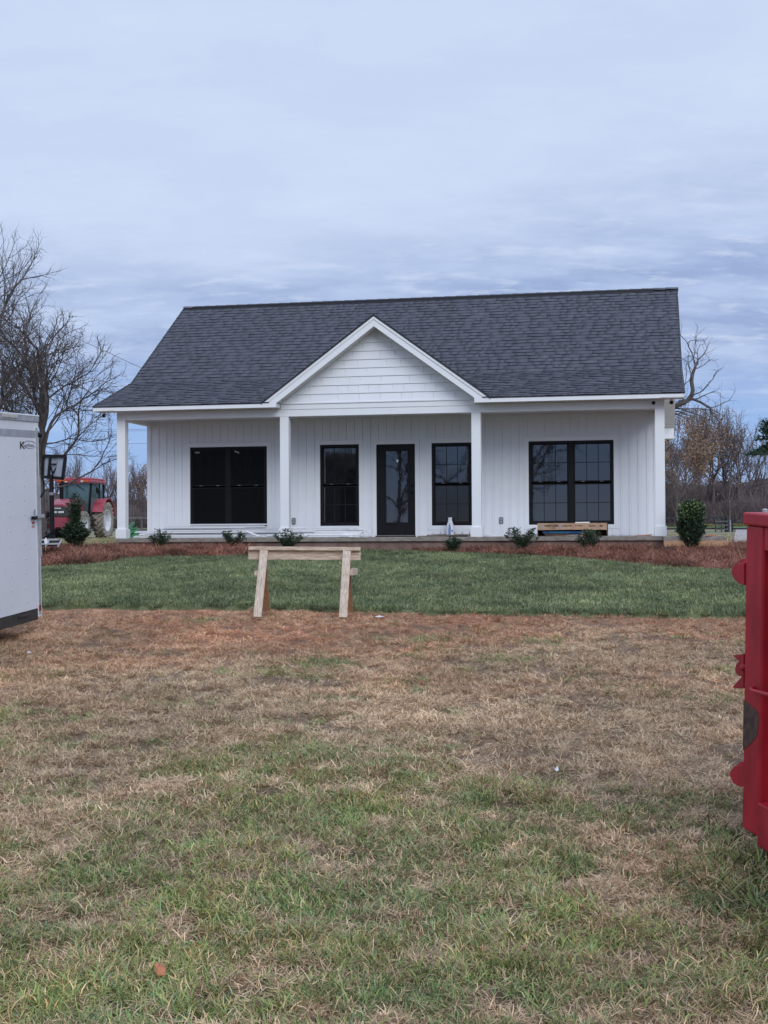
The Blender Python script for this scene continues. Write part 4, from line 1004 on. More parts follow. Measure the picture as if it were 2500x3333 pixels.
# ------------------------------------------------------------------ white enclosed trailer, left
TY = math.radians(8.2)
tl = empty('enclosed_trailer', P(137, 2003, 13.5), (math.atan(.047), 0, -TY), label='white enclosed cargo trailer with riveted side panels at the left edge', cat='trailer')
TW = Matrix.Translation(tl.location) @ Euler((math.atan(.047), 0, -TY)).to_matrix().to_4x4(); TWi = TW.inverted()
def tq(xs, ys, off=0):
    n = TW.to_3x3() @ Vector((1, 0, 0)); p0 = TW @ Vector((off, 0, 0)); return TWi @ hit(xs, ys, p0, n)
ZT = tq(137, 1353).z; LEN = 5.4; WD = 2.1
yp = tq(119, 1700).y                       # rear edge of the side panels
zs0 = tq(119, 1981).z
MB().box((-WD, -LEN, zs0), (-.012, -.02, ZT-.07)).build('box_body', M_tpanel, tl)
yc = yp; k = 0
cols_ = [tq(82, 1700).y, tq(33, 1700).y]; pwid = 1.22
while yc > -LEN:
    y2 = max(yc-pwid, -LEN); MB().box((-.011, y2+.003, zs0+.002), (-.001, yc-.002, ZT-.072)).build('side_panel', M_tpanel, tl); yc = y2
rv = MB(); 
yr = cols_[0]; step_ = cols_[0]-cols_[1]
while yr > -LEN:
    z = tq(82, 1440+46).z
    while z > zs0+.06: rv.lathe([(.009, -.001), (.008, .002), (.003, .004)], 8, 'X', (0, yr, z)); z -= .143
    yr -= step_
tag(rv.build('rivets', M_alu, tl), kind='stuff')
MB().box((-.012, -LEN, ZT-.07), (.010, 0, ZT-.018)).build('top_rail', M_alu, tl, .004)
MB().box((-WD-.01, -LEN, ZT-.018), (.014, .004, ZT)).build('roof_cap', M_tpanel, tl, .006)
zb0, zb1 = tq(60, 1421).z, tq(60, 1398).z
MB().box((-.002, -LEN, zb0), (.003, tq(128, 1400).y, zb1)).build('grey_band', M_alu, tl)
a, b = tq(3, 1352), tq(52, 1352)
lz = MB().box((.009, a.y, tq(30, 1360).z), (.022, b.y, tq(30, 1349).z)); lz.build('lens_strip', mat('ribbed clear lens', (.40, .37, .34), (.55, .52, .48), 90, .3, stretch=(1, 1, .01)), tl, .004)
MB().box((-.012, -LEN, -.03), (-.004, yp, zs0)).build('skirt', M_dark, tl)
o_ = MB().beam((0.0, tq(60, 1998).y, zs0-.035), (0.0, tq(92, 1998).y, zs0-.035), .03, .014).build('skirt_hook', M_dark, tl)
MB().box((-WD, yp+.001, -.005), (.002, 0, ZT-.072)).build('rear_frame', M_tpanel, tl, .004)
MB().box((.0025, yp+.012, .02), (.010, yp+.05, ZT-.13)).build('seal_strip', M_alu, tl)
MB().box((.0025, yp+.075, tq(130, 1812).z), (.016, -.004, tq(130, 1548).z)).build('hinge_plate', M_alu, tl, .002)
c = tq(126, 1416); MB().lathe([(.026, 0), (.026, .02), (.012, .032)], 18, 'X', (.003, c.y, c.z)).build('marker_light', M_black, tl, smooth=True)
hb_ = [(.02, tq(127, 1550).y, tq(127, 1550).z), (.03, tq(133, 1566).y, tq(133, 1566).z), (.03, tq(134, 1600).y, tq(134, 1600).z), (.02, tq(127, 1618).y, tq(127, 1618).z)]
MB().tube(hb_, .010, 8).build('hinge_arm', M_black, tl, smooth=True)
a = tq(103, 1684); b = tq(134, 1679)
MB().beam((.022, a.y, a.z), (.03, b.y, b.z), .014, .030).build('latch_bar', M_alu, tl, .002)
a = tq(108, 1658); b = tq(108, 1694)
MB().tube([(.018, a.y, a.z), (.018, b.y, b.z)], .007, 8).build('latch_pin', M_grey, tl)
c = tq(106, 1685); MB().box((.008, c.y-.05, c.z-.018), (.040, c.y+.04, c.z+.014)).build('latch_handle', M_black, tl, .003)
for ya, yb_, m in ((1698, 1705, M_red), (1707, 1711, M_grey2), (1713, 1717, M_red)):
    c0, c1 = tq(104, yb_), tq(113, ya); MB().box((-.0005, c0.y, c0.z), (.001, c1.y, c1.z)).build('warning_sticker', m, tl)
c0, c1 = tq(126, 1990), tq(132, 1967); MB().box((.003, c0.y, c0.z), (.010, c1.y, c1.z)).build('red_reflector', mat('red reflector', (.5, .01, .02), None, rough=.25), tl, .002)
# maker's badge: K and an oval with the rest of the name
RT = Matrix.Rotation(PI/2, 4, 'Z') @ Matrix.Rotation(PI/2, 4, 'X')
c = tq(64, 1460); sx_ = (tq(78, 1460).y-tq(64, 1460).y)/.062
textmesh('K', .098, 'badge_letter', M_ink, tl, Matrix.Translation((.0005, c.y, c.z)) @ RT, .002, 0, 1.9)
c = tq(80, 1453); textmesh('aufman', .045, 'badge_lettering', M_grey, tl, Matrix.Translation((.0005, c.y, c.z)) @ RT, .0005, .25, 1.75)
c = tq(96.5, 1447); a = (tq(117, 1447).y-tq(77, 1447).y)/2
MB().tube([(.001, c.y+a*math.cos(t), c.z+.036*math.sin(t)) for t in [2*PI*i/40 for i in range(41)]], .0025, 4).build('badge_oval', M_grey, tl)
def wheel(parent, name, loc, r, w_, tyre_m, rim_m, axis='X', lugs=0, side=1):
    wh = empty(name, loc); wh.parent = parent
    MB().lathe([(r*.60, -w_*.42), (r*.80, -w_*.52), (r*.95, -w_*.50), (r*.985, -w_*.40), (r*.985, w_*.40), (r*.95, w_*.50), (r*.80, w_*.52), (r*.60, w_*.42)], 36, axis, cap=False).build('tyre', tyre_m, wh, smooth=True) if not lugs else None
    if lugs:
        t = MB().lathe([(r*.60, -w_*.42), (r*.80, -w_*.52), (r*.90, -w_*.48), (r*.93, -w_*.3), (r*.93, w_*.3), (r*.90, w_*.48), (r*.80, w_*.52), (r*.60, w_*.42)], 40, axis, cap=False)
        for i in range(lugs):
            for s in (-1, 1):
                a = 2*PI*(i+(.5 if s > 0 else 0))/lugs; a2 = a+.22
                p1 = Vector((s*w_*.52, r*.93*math.cos(a), r*.93*math.sin(a))); p2 = Vector((s*w_*.05, r*.965*math.cos(a2), r*.965*math.sin(a2))); up_ = Vector((0, math.cos(a), math.sin(a)))
                t.beam(p1, p2, .05*r/.8, .09*r/.8, up_)
        t.build('tyre', tyre_m, wh)
    MB().lathe([(r*.56, -w_*.44), (r*.60, -w_*.44), (r*.60, w_*.44), (r*.56, w_*.44), (r*.50, w_*.30), (r*.46, w_*.05), (r*.30, w_*.02), (r*.16, w_*.12), (r*.03, w_*.13)], 28, axis).build('rim', rim_m, wh, smooth=False)
    return wh
for yy_ in (-2.3, -3.1): wheel(tl, 'wheel', (-.16, yy_, zs0-.08), .33, .2, M_blk2, M_rim)
MB().box((-.26, -3.6, zs0+.02), (.10, -1.8, zs0+.36)).build('fender', M_alu, tl, .02)

# ------------------------------------------------------------------ red trailer, right edge
RY = math.radians(10.5); RTILT = math.radians(3.0)
rt = empty('red_trailer', P(2414, 2694, 5.5), (RTILT, 0, RY), label='red painted steel dump trailer with hinge lugs at the right edge', cat='trailer')
RWm = Matrix.Translation(rt.location) @ Euler((RTILT, 0, RY)).to_matrix().to_4x4(); RWi = RWm.inverted()
def rq(xs, ys, off=0):
    n = RWm.to_3x3() @ Vector((1, 0, 0)); p0 = RWm @ Vector((off, 0, 0)); return RWi @ hit(xs, ys, p0, n)
ZTR = rq(2419, 1690).z; yw = rq(2477, 2200).y
zc0 = rq(2440, 1709).z; zc1 = rq(2440, 1668).z
MB().box((0, yw, 0), (.075, 0, zc0-.001)).build('corner_post', M_red, rt, .010)
MB().box((-.012, -3.4, zc0), (.10, .008, zc1)).build('top_rail', M_red, rt, .008)
MB().box((.004, -3.4, rq(2480, 1792).z), (.07, yw-.001, zc0-.001)).build('upper_side_rail', M_red, rt, .006)
MB().box((.055, -3.4, .02), (.068, yw-.001, rq(2480, 1792).z-.001)).build('side_panel', M_red, rt)
zl = rq(2474, 2612).z
MB().box((-.010, -3.4, -.03), (.054, yw-.004, zl)).build('lower_rail', M_red, rt, .006)
MB().box((.02, -3.4, -.12), (.09, yw-.03, -.031)).build('under_frame', M_dark, rt)
a = rq(2440, 2240, -.02); b = rq(2520, 2266, -.05)
MB().tube([(.002, a.y, a.z), (-.018, a.y-.01, a.z), (-.03, a.y-.04, a.z-.002), (-.05, b.y, b.z), (-.06, b.y-.4, b.z)], .008, 8).build('rod', M_red, rt, smooth=True)
def lug(pix, off, th=.012, name='hinge_lug'):
    poly = [rq(x_, y_, off) for x_, y_ in pix]; MB().prism([(off, q.y, q.z) for q in poly], (th, 0, 0)).build(name, M_red, rt, .002)
lug([(2421, 1833), (2400, 1834), (2391, 1840), (2380, 1856), (2382, 1870), (2390, 1885), (2402, 1898), (2421, 1905)], .012)
lug([(2421, 1818), (2410, 1820), (2402, 1828), (2399, 1836), (2421, 1840)], .060)
MB().tube([(.014, rq(2418, 1836, .012).y, rq(2418, 1836, .012).z), (.070, rq(2418, 1836, .012).y, rq(2418, 1836, .012).z)], .012, 12).build('hinge_pin', M_red, rt)
lug([(2419, 2489), (2393, 2492), (2380, 2504), (2374, 2516), (2377, 2532), (2386, 2548), (2398, 2557), (2419, 2562)], .012)
lug([(2419, 2479), (2409, 2480), (2399, 2488), (2398, 2494), (2419, 2498)], .060)
# notched hook plate with a pin in the middle
lug([(2420, 2128), (2384, 2133), (2405, 2153), (2397, 2160), (2392, 2172), (2393, 2188), (2401, 2198), (2413, 2203), (2385, 2235), (2390, 2240), (2420, 2241)], .020, .012, 'hook_plate')
c = rq(2412, 2174, 0); MB().lathe([(.014, .0), (.014, .012), (.010, .018), (.002, .019)], 14, 'X', (.0, c.y, c.z)).build('pin_head', M_red, rt, smooth=True)
# bare worn patch on the post, a hair proud of the paint
pp = [(2420, 2277), (2440, 2292), (2468, 2318), (2471, 2350), (2466, 2385), (2461, 2400), (2452, 2412), (2440, 2424), (2430, 2434), (2417, 2441)]
poly = [rq(x_, y_) for x_, y_ in pp]; yl = -.003
MB().prism([(-.0012, min(q.y, yl), q.z) for q in poly], (.001, 0, 0)).build('worn_patch', M_rust, rt)
for z0 in (1880, 2190, 2540):
    c = rq(2500, z0, .05); MB().lathe([(.030, 0), (.034, -.008), (.022, -.016), (.016, -.012)], 18, 'X', (.055, c.y, c.z)).build('side_boss', M_red, rt, smooth=True)
MB().box((.08, -3.4, .02), (1.8, -3.36, ZTR-.1)).build('headboard', M_red, rt); MB().box((.08, -3.4, .02), (1.8, -.05, .06)).build('floor_plate', M_red, rt)
MB().box((1.80, -3.4, .02), (1.85, -.02, ZTR-.06)).build('far_side', M_red, rt)
MB().box((.08, -.05, .07), (1.79, -.02, ZTR-.14)).build('tailgate', M_red, rt)
c = rq(2476, 1664, .05); MB().lathe([(.012, 0), (.012, .012), (.005, .016)], 12, 'Z', (.06, c.y-.02, zc1)).build('bolt_head', M_alu, rt)
for yy_ in (-1.9,): wheel(rt, 'wheel', (.3, yy_, .02), .30, .2, M_blk2, M_rim)

# ------------------------------------------------------------------ tractor
tr_ = empty('tractor', (-13.35, 59.3, 1.27), (0, 0, math.radians(-7)), label='old red farm tractor with glass cab parked left of the house', cat='tractor')
wheel(tr_, 'wheel', (.93, 0, .80), .82, .46, M_mudtyre, M_rim, lugs=22); w2 = wheel(tr_, 'wheel', (-.93, 0, .80), .82, .46, M_blk2, M_rim, lugs=22)
wheel(tr_, 'wheel', (.80, -2.35, .58), .60, .34, M_mudtyre, M_rim, lugs=18); wheel(tr_, 'wheel', (-.80, -2.35, .58), .60, .34, M_blk2, M_rim, lugs=18)
# hood: sloping nose
hd = bmesh.new(); prof_ = [(-.9, 1.02, 1.74, .40), (-1.6, 1.0, 1.74, .40), (-2.2, .98, 1.70, .385), (-2.7, .98, 1.60, .36), (-2.98, .98, 1.46, .32)]
rows = []
for y_, z0, z1, hw in prof_:
    rows.append([hd.verts.new(v) for v in ((-hw, y_, z0), (-hw, y_, z1-.16), (-hw*.86, y_, z1-.03), (-hw*.5, y_, z1), (hw*.5, y_, z1), (hw*.86, y_, z1-.03), (hw, y_, z1-.16), (hw, y_, z0))])
for a, b in zip(rows[:-1], rows[1:]):
    for j in range(7): hd.faces.new((a[j], a[j+1], b[j+1], b[j]))
hd.faces.new(rows[0]); hd.faces.new(rows[-1][::-1]); bmesh.ops.recalc_face_normals(hd, faces=hd.faces); me = bpy.data.meshes.new('hood'); hd.to_mesh(me); hd.free(); link('hood', me, M_tred, tr_, .01)
MB().prism([(-.34, -3.0, .94), (.34, -3.0, .94), (.34, -3.0, 1.38), (-.34, -3.0, 1.38)], (0, -.05, 0)).build('grille', M_tdark, tr_, .015)
MB().prism([(.345, -3.03, .94), (.365, -2.5, .94), (.375, -2.6, 1.12), (.345, -3.0, 1.34)], (.04, 0, 0)).build('grille_side', M_tdark, tr_)
MB().box((-.30, -3.075, 1.07), (.30, -3.051, 1.20)).build('headlight_surround', M_black, tr_, .01)
for s in (-1, 1): MB().box((s*.15-.13, -3.09, 1.09), (s*.15+.13, -3.076, 1.18)).build('headlight', M_lamp, tr_, .006)
MB().box((-.14, -3.06, 1.27), (.14, -3.051, 1.32)).build('badge', M_lamp, tr_, .004)
MB().prism([(-.36, -3.05, .92), (.36, -3.05, .92), (.36, -3.05, .50), (.14, -3.05, .42), (.10, -3.05, .50), (-.10, -3.05, .50), (-.14, -3.05, .42), (-.36, -3.05, .50)], (0, .45, 0)).build('front_weight_bracket', M_tred, tr_, .01)
MB().box((-.33, -2.6, .50), (.33, -.4, 1.0)).build('engine_block', M_tdark, tr_); MB().box((-.7, -2.45, .48), (.7, -2.25, .66)).build('front_axle', M_tred, tr_, .02)
MB().box((-.75, -.15, .62), (.75, .15, .95)).build('rear_axle', M_tdark, tr_, .03)
MB().tube([(.46, -1.5, 1.45), (.50, -1.5, 1.7)], .12, 12).build('air_intake', M_tdark, tr_)
MB().box((.42, -1.2, .55), (.72, -.45, .98)).build('fuel_tank', M_tdark, tr_, .04)
for k_ in range(3): MB().box((.55, -.95, .42+.2*k_), (.88, -.65, .45+.2*k_)).build('step', M_tdark, tr_)
# cab
cabz0, cabz1 = 1.05, 2.42
for nm, x_, y_, x2, y2 in (('pillar', .62, -.95, .70, -.95), ('pillar', -.62, -.95, -.70, -.95), ('pillar', .74, -.1, .78, -.1), ('pillar', -.74, -.1, -.78, -.1), ('pillar', .70, .65, .72, .65), ('pillar', -.70, .65, -.72, .65)):
    MB().beam((x_, y_, cabz0), (x2, y2+.03, cabz1), .075, .085, (0, 1, 0)).build(nm, M_black, tr_)
def pane(pts, d): MB().prism(pts, d).build('pane', M_tglass, tr_)
pane([(-.60, -.93, cabz0), (.60, -.93, cabz0), (.66, -.91, cabz1), (-.66, -.91, cabz1)], (0, .012, 0))
for s in (-1, 1):
    pane([(s*.66, -.90, cabz0), (s*.74, -.14, cabz0), (s*.78, -.12, cabz1), (s*.70, -.88, cabz1)], (-s*.012, 0, 0))
    pane([(s*.74, -.06, cabz0+.3), (s*.71, .60, cabz0+.3), (s*.71, .62, cabz1), (s*.78, -.06, cabz1)], (-s*.012, 0, 0))
MB().box((-.55, -.85, .95), (.55, .6, 1.10)).build('cab_floor', M_tdark, tr_); MB().box((-.25, -.1, 1.1), (.25, .05, 1.85)).build('seat', M_tdark, tr_, .05)
MB().lathe([(.20, 0), (.215, .01), (.20, .02)], 20, 'Y', (0, -.55, 1.55)).build('steering_wheel', M_black, tr_)
rf = MB().prism([(-.80, -1.10, 2.43), (.80, -1.10, 2.43), (.84, .72, 2.43), (-.84, .72, 2.43)], (0, 0, .13)).prism([(-.76, -1.0, 2.56), (.76, -1.0, 2.56), (.80, .66, 2.56), (-.80, .66, 2.56)], (0, 0, .10)); rf.build('cab_roof', M_tred, tr_, .03)
for s in (-1, 1):
    MB().box((s*.50-.12, -1.125, 2.47), (s*.50+.12, -1.101, 2.56)).build('roof_light_housing', M_orange, tr_); MB().box((s*.36-.06, -1.13, 2.46), (s*.36+.06, -1.101, 2.54)).build('work_light', M_lamp, tr_, .005)
MB().lathe([(.05, 0), (.05, .09), (.02, .12)], 12, 'Z', (-.45, -.3, 2.66)).build('beacon', M_tred, tr_)
for s in (-1, 1):
    pts = [(s*.70, .75*math.cos(t)*1.18, .80+.95*math.sin(t)) for t in [PI*.08+PI*.80*i/10 for i in range(11)]]
    fb = MB()
    for i in range(10):
        a, b = Vector(pts[i]), Vector(pts[i+1]); fb.prism([a, b, b+Vector((s*.50, 0, 0)), a+Vector((s*.50, 0, 0))], (Vector((0, a.y, a.z-.8)).normalized()*.03))
    fb.build('fender', M_tred, tr_)
    MB().tube([(s*.72, -1.0, 2.38), (s*.98, -1.08, 2.30), (s*1.0, -1.08, 2.1)], .014, 6).build('mirror_arm', M_black, tr_)
    MB().prism([(s*.98, -1.10, 2.28), (s*1.16, -1.10, 2.12), (s*1.14, -1.10, 1.88), (s*.96, -1.10, 2.02)], (0, .05, 0)).build('mirror', M_black, tr_, .01)
MB().beam((.05, -.95, 2.35), (.42, -.96, 2.12), .015, .02).build('wiper', M_black, tr_)
MB().tube([(-.5, -1.2, 1.1), (-.5, -1.2, 2.6)], .05, 10).build('exhaust', M_black, tr_)

# green implement left of the porch, behind the corner post
gi_ = empty('green_mower_deck', P(438, 1752, 50), (0, 0, .3), label='green farm implement seen between the left post and the house', cat='implement')
L1 = gi_.location
def gq(xs, ys, D=50): return P(xs, ys, D)-L1
for pix, d in (([(417, 1719), (437, 1698), (440, 1704), (428, 1722)], .5), ([(418, 1728), (448, 1718), (448, 1727), (418, 1742)], .6), ([(420, 1748), (449, 1728), (452, 1752), (424, 1753)], .7), ([(428, 1722), (446, 1716), (447, 1720), (430, 1728)], .3)):
    MB().prism([gq(*p_) for p_ in pix], (0, d, 0)).build('green_panel', M_green, gi_)
c = gq(452, 1747); MB().lathe([(.11, -.04), (.13, -.03), (.13, .03), (.11, .04)], 16, 'X', c).build('gauge_wheel', M_blk2, gi_)
MB().box((-.25, .1, .15), (.1, .3, .32)).build('crossbar', M_green, gi_)

# basketball hoop seen from behind
hp = empty('basketball_hoop', P(167, 1768, 26.5), (0, 0, 0), label='portable basketball hoop with black framed board beside the white trailer', cat='basketball hoop')
L2 = Vector(hp.location)
def hq(xs, ys, D=26.5): return P(xs, ys, D)-L2
c4 = [hq(142, 1484, 26.7), hq(214, 1485, 26.3), hq(205, 1557, 26.3), hq(139, 1552, 26.7)]
MB().prism(c4, (0, .03, 0)).build('backboard', M_acr, hp)
fr = MB()
for a, b in zip(c4, c4[1:]+c4[:1]): fr.beam(a+Vector((0, -.01, 0)), b+Vector((0, -.01, 0)), .065, .06)
def fb_(x1, y1, x2, y2, w_=.05): fr.beam(hq(x1, y1, 26.47), hq(x2, y2, 26.47), w_, w_)
fb_(164, 1487, 158, 1552); fb_(192, 1487, 188, 1550); fb_(164, 1511, 190, 1511, .03); fb_(190, 1511, 170, 1545, .03); fb_(164, 1514, 171, 1540, .03)
fr.build('board_frame', M_black, hp, .004)
MB().tube([hq(167, 1545, 26.45), hq(168, 1606, 26.45), hq(171, 1766, 26.45)], [.038, .045, .048], 10).build('pole', M_black, hp)
MB().lathe([(.052, 0), (.052, .06)], 12, 'Z', hq(168, 1612, 26.45)).build('pole_clamp', M_grey, hp)
MB().tube([hq(172, 1560, 26.6)+Vector((.23*math.cos(t), .55+.23*math.sin(t), 0)) for t in [2*PI*i/24 for i in range(25)]], .01, 6).build('rim', M_orange, hp)
MB().beam(hq(175, 1725, 26.4), hq(140, 1752, 26.2), .03, .03).build('strut', M_black, hp)
MB().box((-.40, -.45, -.05), (.10, .45, .07)).build('base', M_black, hp, .03)
# grey tubular rack lying on the ground by the hoop, white marker
rk_ = empty('metal_rack', P(165, 1775, 25.6), label='low grey metal frame lying on the grass below the hoop', cat='metal frame')
for z in (.02, .10): MB().beam((-.45, 0, z), (.16, 0, z+.01), .035, .035).build('bar', M_alu, rk_, .004)
for x_ in (-.4, -.1, .14): MB().beam((x_, 0, -.03), (x_, .3, .1), .03, .03).build('bar', M_alu, rk_, .004)
pw = empty('marker_flag', P(149, 1784, 24.8), label='white leaf shaped marker flag on a wire by the white trailer', cat='flag')
MB().tube([(0, 0, -.05), (.0, 0, .12)], .004, 5).build('wire', M_alu, pw)
MB().prism([(0, 0, .20), (.028, 0, .15), (.03, 0, .10), (0, 0, .06), (-.025, 0, .10), (-.026, 0, .15)], (0, .006, 0)).build('flag', M_trim, pw)

# ------------------------------------------------------------------ bare trees: recursive limbs kept inside a crown envelope
def grow(limbs, trunk, env, step, maxo, seed, ratio=.56, ang=.75, jit=.10, up=.05, minl=.4, dens=1.0):
    """trunk: list of points; limbs: (trunk fraction, direction, length); env: list of (centre, radii) ellipsoids"""
    r = random.Random(seed); pos = [Vector(trunk[0])]; par = [-1]
    for q in trunk[1:]:
        q = Vector(q); a = pos[-1].copy(); n = max(1, int((q-a).length/step))
        for i in range(1, n+1): par.append(len(pos)-1); pos.append(a.lerp(q, i/n)+Vector((r.gauss(0, .02), r.gauss(0, .02), 0)))
    nt = len(pos)
    def inside(p):
        for c, rad in env:
            if ((p.x-c[0])/rad[0])**2+((p.y-c[1])/rad[1])**2+((p.z-c[2])/rad[2])**2 < 1: return True
        return False
    def perp(d):
        v = Vector((r.gauss(0, 1), r.gauss(0, 1), r.gauss(0, 1))); v -= d*v.dot(d); return v.normalized()
    def branch(i, d, L_, o):
        n = max(2, int(L_/step)); d = d.normalized(); bend = perp(d)*r.uniform(0, jit*.8); p = pos[i]; out = 0
        k_side = 0
        for k in range(1, n+1):
            d = (d + bend/n*2 + Vector((r.gauss(0, jit), r.gauss(0, jit), r.gauss(0, jit)+up/n))*(1 if o < 3 else 1.5)).normalized()
            p = p + d*step*r.uniform(.85, 1.15); par.append(i); pos.append(p); i = len(pos)-1
            if not inside(p):
                out += 1
                if out > (1 if o > 1 else 3) and o > 0: return
            t = k/n
            if o < maxo and t > (.18 if o else .25) and r.random() < dens*(.62 if o else .5):
                a = r.uniform(ang*.65, ang*1.3); dd = (d*math.cos(a)+perp(d)*math.sin(a)); ll = L_*ratio*r.uniform(.7, 1.2)*(1-t*.35)
                if ll > minl: branch(i, dd, ll, o+1)
        if o < maxo:
            for s_ in (-1, 1):
                a = r.uniform(.25, .5); v = perp(d); ll = L_*ratio*r.uniform(.7, 1.05)
                if ll > minl*.7: branch(i, d*math.cos(a)+v*s_*math.sin(a), ll, o+1)
    for f, d, L_ in limbs: branch(min(nt-1, int(f*(nt-1))), Vector(d), L_, 0)
    return np.array([tuple(p) for p in pos]), np.array(par)
def tree_meshes(pos, par, r_tip, expo, rmax, thick, twigs, twig_len, seed=0, droop=0.):
    r = np.random.default_rng(seed); n = len(pos)
    rad = np.zeros(n); child = [[] for _ in range(n)]
    for i in range(1, n): child[par[i]].append(i)
    for i in range(n-1, -1, -1):
        rad[i] = r_tip if not child[i] else sum(rad[c]**expo for c in child[i])**(1/expo)
    rad *= 1; sc = rmax/max(rad[0], 1e-6); rad = r_tip + (rad-r_tip)*max(sc, .1) if sc < 1.0 or True else rad
    out = {0: MB(), 1: MB()}
    # chains
    start = [0]; 
    main = {}
    stack = [(0, None)]
    chains = []
    while stack:
        i, p = stack.pop(); ch = [p, i] if p is not None else [i]
        cur = i
        while child[cur]:
            cs = sorted(child[cur], key=lambda c: -rad[c]); ch.append(cs[0])
            for c in cs[1:]: stack.append((c, cur))
            cur = cs[0]
        chains.append(ch)
    for ch in chains:
        # split in thick and thin runs
        k = 0
        while k < len(ch)-1:
            big = rad[ch[k+1]] > thick; j = k+1
            while j < len(ch)-1 and (rad[ch[j+1]] > thick) == big: j += 1
            seg = ch[k:j+1]
            rr = [min(rad[q], rad[seg[1]]*1.15) if q == seg[0] and k == 0 and ch[0] != 0 else rad[q] for q in seg]
            out[0 if big else 1].tube([pos[q] for q in seg], rr, 7 if big else 3, cap=False); k = j
    # twigs
    tip = [i for i in range(n) if rad[i] < thick*1.2]
    V, F = [], []
    if twigs:
        for i in tip:
            m = twigs if not child[i] else (1 if r.uniform() < twigs*.16 else 0)
            for _ in range(m):
                d = pos[i]-pos[par[i]]; d = d/ (np.linalg.norm(d)+1e-9)
                p = pos[i].copy(); rr = r_tip*.9; q = [p]
                dd = d + r.normal(0, .75, 3); dd[2] += .15-droop; dd /= np.linalg.norm(dd)
                for s in range(3):
                    p = p + dd*twig_len*r.uniform(.2, .5); dd = dd + r.normal(0, .35, 3); dd /= np.linalg.norm(dd); q.append(p)
                o = len(V); side = np.cross(dd, r.normal(0, 1, 3)); side /= np.linalg.norm(side)+1e-9; s2 = np.cross(dd, side)
                for k, pp_ in enumerate(q):
                    w_ = rr*(1-.25*k)
                    V += [pp_+side*w_, pp_-side*w_*.5+s2*w_*.8, pp_-side*w_*.5-s2*w_*.8]
                for k in range(3):
                    for j in range(3): F.append((o+k*3+j, o+k*3+(j+1) % 3, o+(k+1)*3+(j+1) % 3, o+(k+1)*3+j))
    tips = np.array([pos[i] for i in tip]) if tip else pos
    return out, (V, F), tips
def ellipsoid_pts(n, c, rad, seed=0, shell=.35, zmin=None):
    r = np.random.default_rng(seed); out = []
    while len(out) < n:
        p = r.uniform(-1, 1, 3); q = np.linalg.norm(p)
        if q > 1 or r.uniform() > shell+(1-shell)*q**2: continue
        p = np.array(c)+p*np.array(rad)
        if zmin is not None and p[2] < zmin: continue
        out.append(p)
    return np.array(out)
def make_tree(name, loc, label, cat, group, limbs, trunk, env, step, maxo, rtip, rmax, thick, m_b, m_t, twigs=3, twl=.5, leaves=None, seed=0, expo=2.3, droop=0., **kw):
    root = empty(name, loc, label=label, cat=cat, group=group)
    pos, par = grow(limbs, trunk, env, step, maxo, seed, **kw)
    mb, (tv, tf), tips = tree_meshes(pos, par, rtip, expo, rmax, thick, twigs, twl, seed, droop)
    mb[0].f and mb[0].build('trunk', m_b, root, smooth=True)
    b = mb[1]; o = len(b.v); b.v += [tuple(v) for v in tv]; b.f += [tuple(i+o for i in f) for f in tf]
    me = npmesh('crown', b.v, b.f); link('crown', me, m_t, root)
    if leaves:
        cnt, size, lm = leaves; r = np.random.default_rng(seed+5)
        msk = fbm(tips[:, 0]*.9, tips[:, 2]*.9+tips[:, 1], 3, 7) ; cand = tips[msk > np.quantile(msk, .35)]
        p = cand[r.integers(0, len(cand), cnt)] + r.normal(0, .10*size/.06*.6, (cnt, 3))
        d = r.normal(0, 1, (cnt, 3)); d[:, 2] -= .8
        tag(link('leaves', leaves_mesh('leaves', p, d, size, [(1., 1., 1.)], seed), lm, root), kind='stuff')
    return root
# left foreground tree behind the white trailer
bx_, by_ = -12.85, 50.0; bz = H1(bx_, by_)
cz_ = 1.55+(1150-835)*.0173-bz
make_tree('bare_tree', (bx_, by_, bz), 'large bare tree with a few brown leaves rising behind the white trailer', 'tree', None,
          [(.80, (.85, .2, .62), 3.4), (.98, (.42, -.2, .9), 4.6), (1., (-.05, .2, 1.), 4.6), (.95, (-.5, -.1, .8), 4.2), (.85, (-.8, .2, .55), 3.8), (1., (.15, .5, .9), 4.0), (.9, (.7, -.35, .75), 4.2), (.72, (.95, .05, .10), 3.6), (1., (-.2, -.5, .9), 4.)],
          [(0, 0, -.2), (.02, 0, 1.4), (-.05, 0, 2.9)], [((-.35, 0, cz_), (3.05, 3.0, 2.95)), ((1.15, 0, cz_-1.9), (1.75, 1.8, 1.5))], .16, 4, .0075, .19, .030, M_bark, M_bark, 2, .26, (2400, .07, M_leafd), 3, 2.1, ratio=.54, ang=.72, jit=.12, minl=.36)
# taller paler tree behind it at the left edge
bx_, by_ = -27.2, 88.0; bz = H1(bx_, by_)
make_tree('bare_tree', (bx_, by_, bz), 'tallest pale bare tree reaching in from the left edge', 'tree', None,
          [(.7, (.8, 0, .6), 6.5), (.85, (.55, .3, .8), 7.5), (1., (.2, -.2, 1.), 9.), (1., (-.4, .2, .9), 8.), (.9, (.75, -.3, .7), 7.5), (.6, (.9, .1, .4), 6.), (.8, (-.8, 0, .6), 6.5), (1., (.45, .1, .9), 9.)],
          [(0, 0, -.2), (.1, 0, 5), (0, 0, 9.5)], [((.4, 0, 14.2), (5.9, 4.6, 6.0))], .34, 4, .013, .32, .05, M_bark2, M_bark2, 2, .6, None, 13, 2.1, ratio=.52, ang=.72, jit=.11, minl=.6)
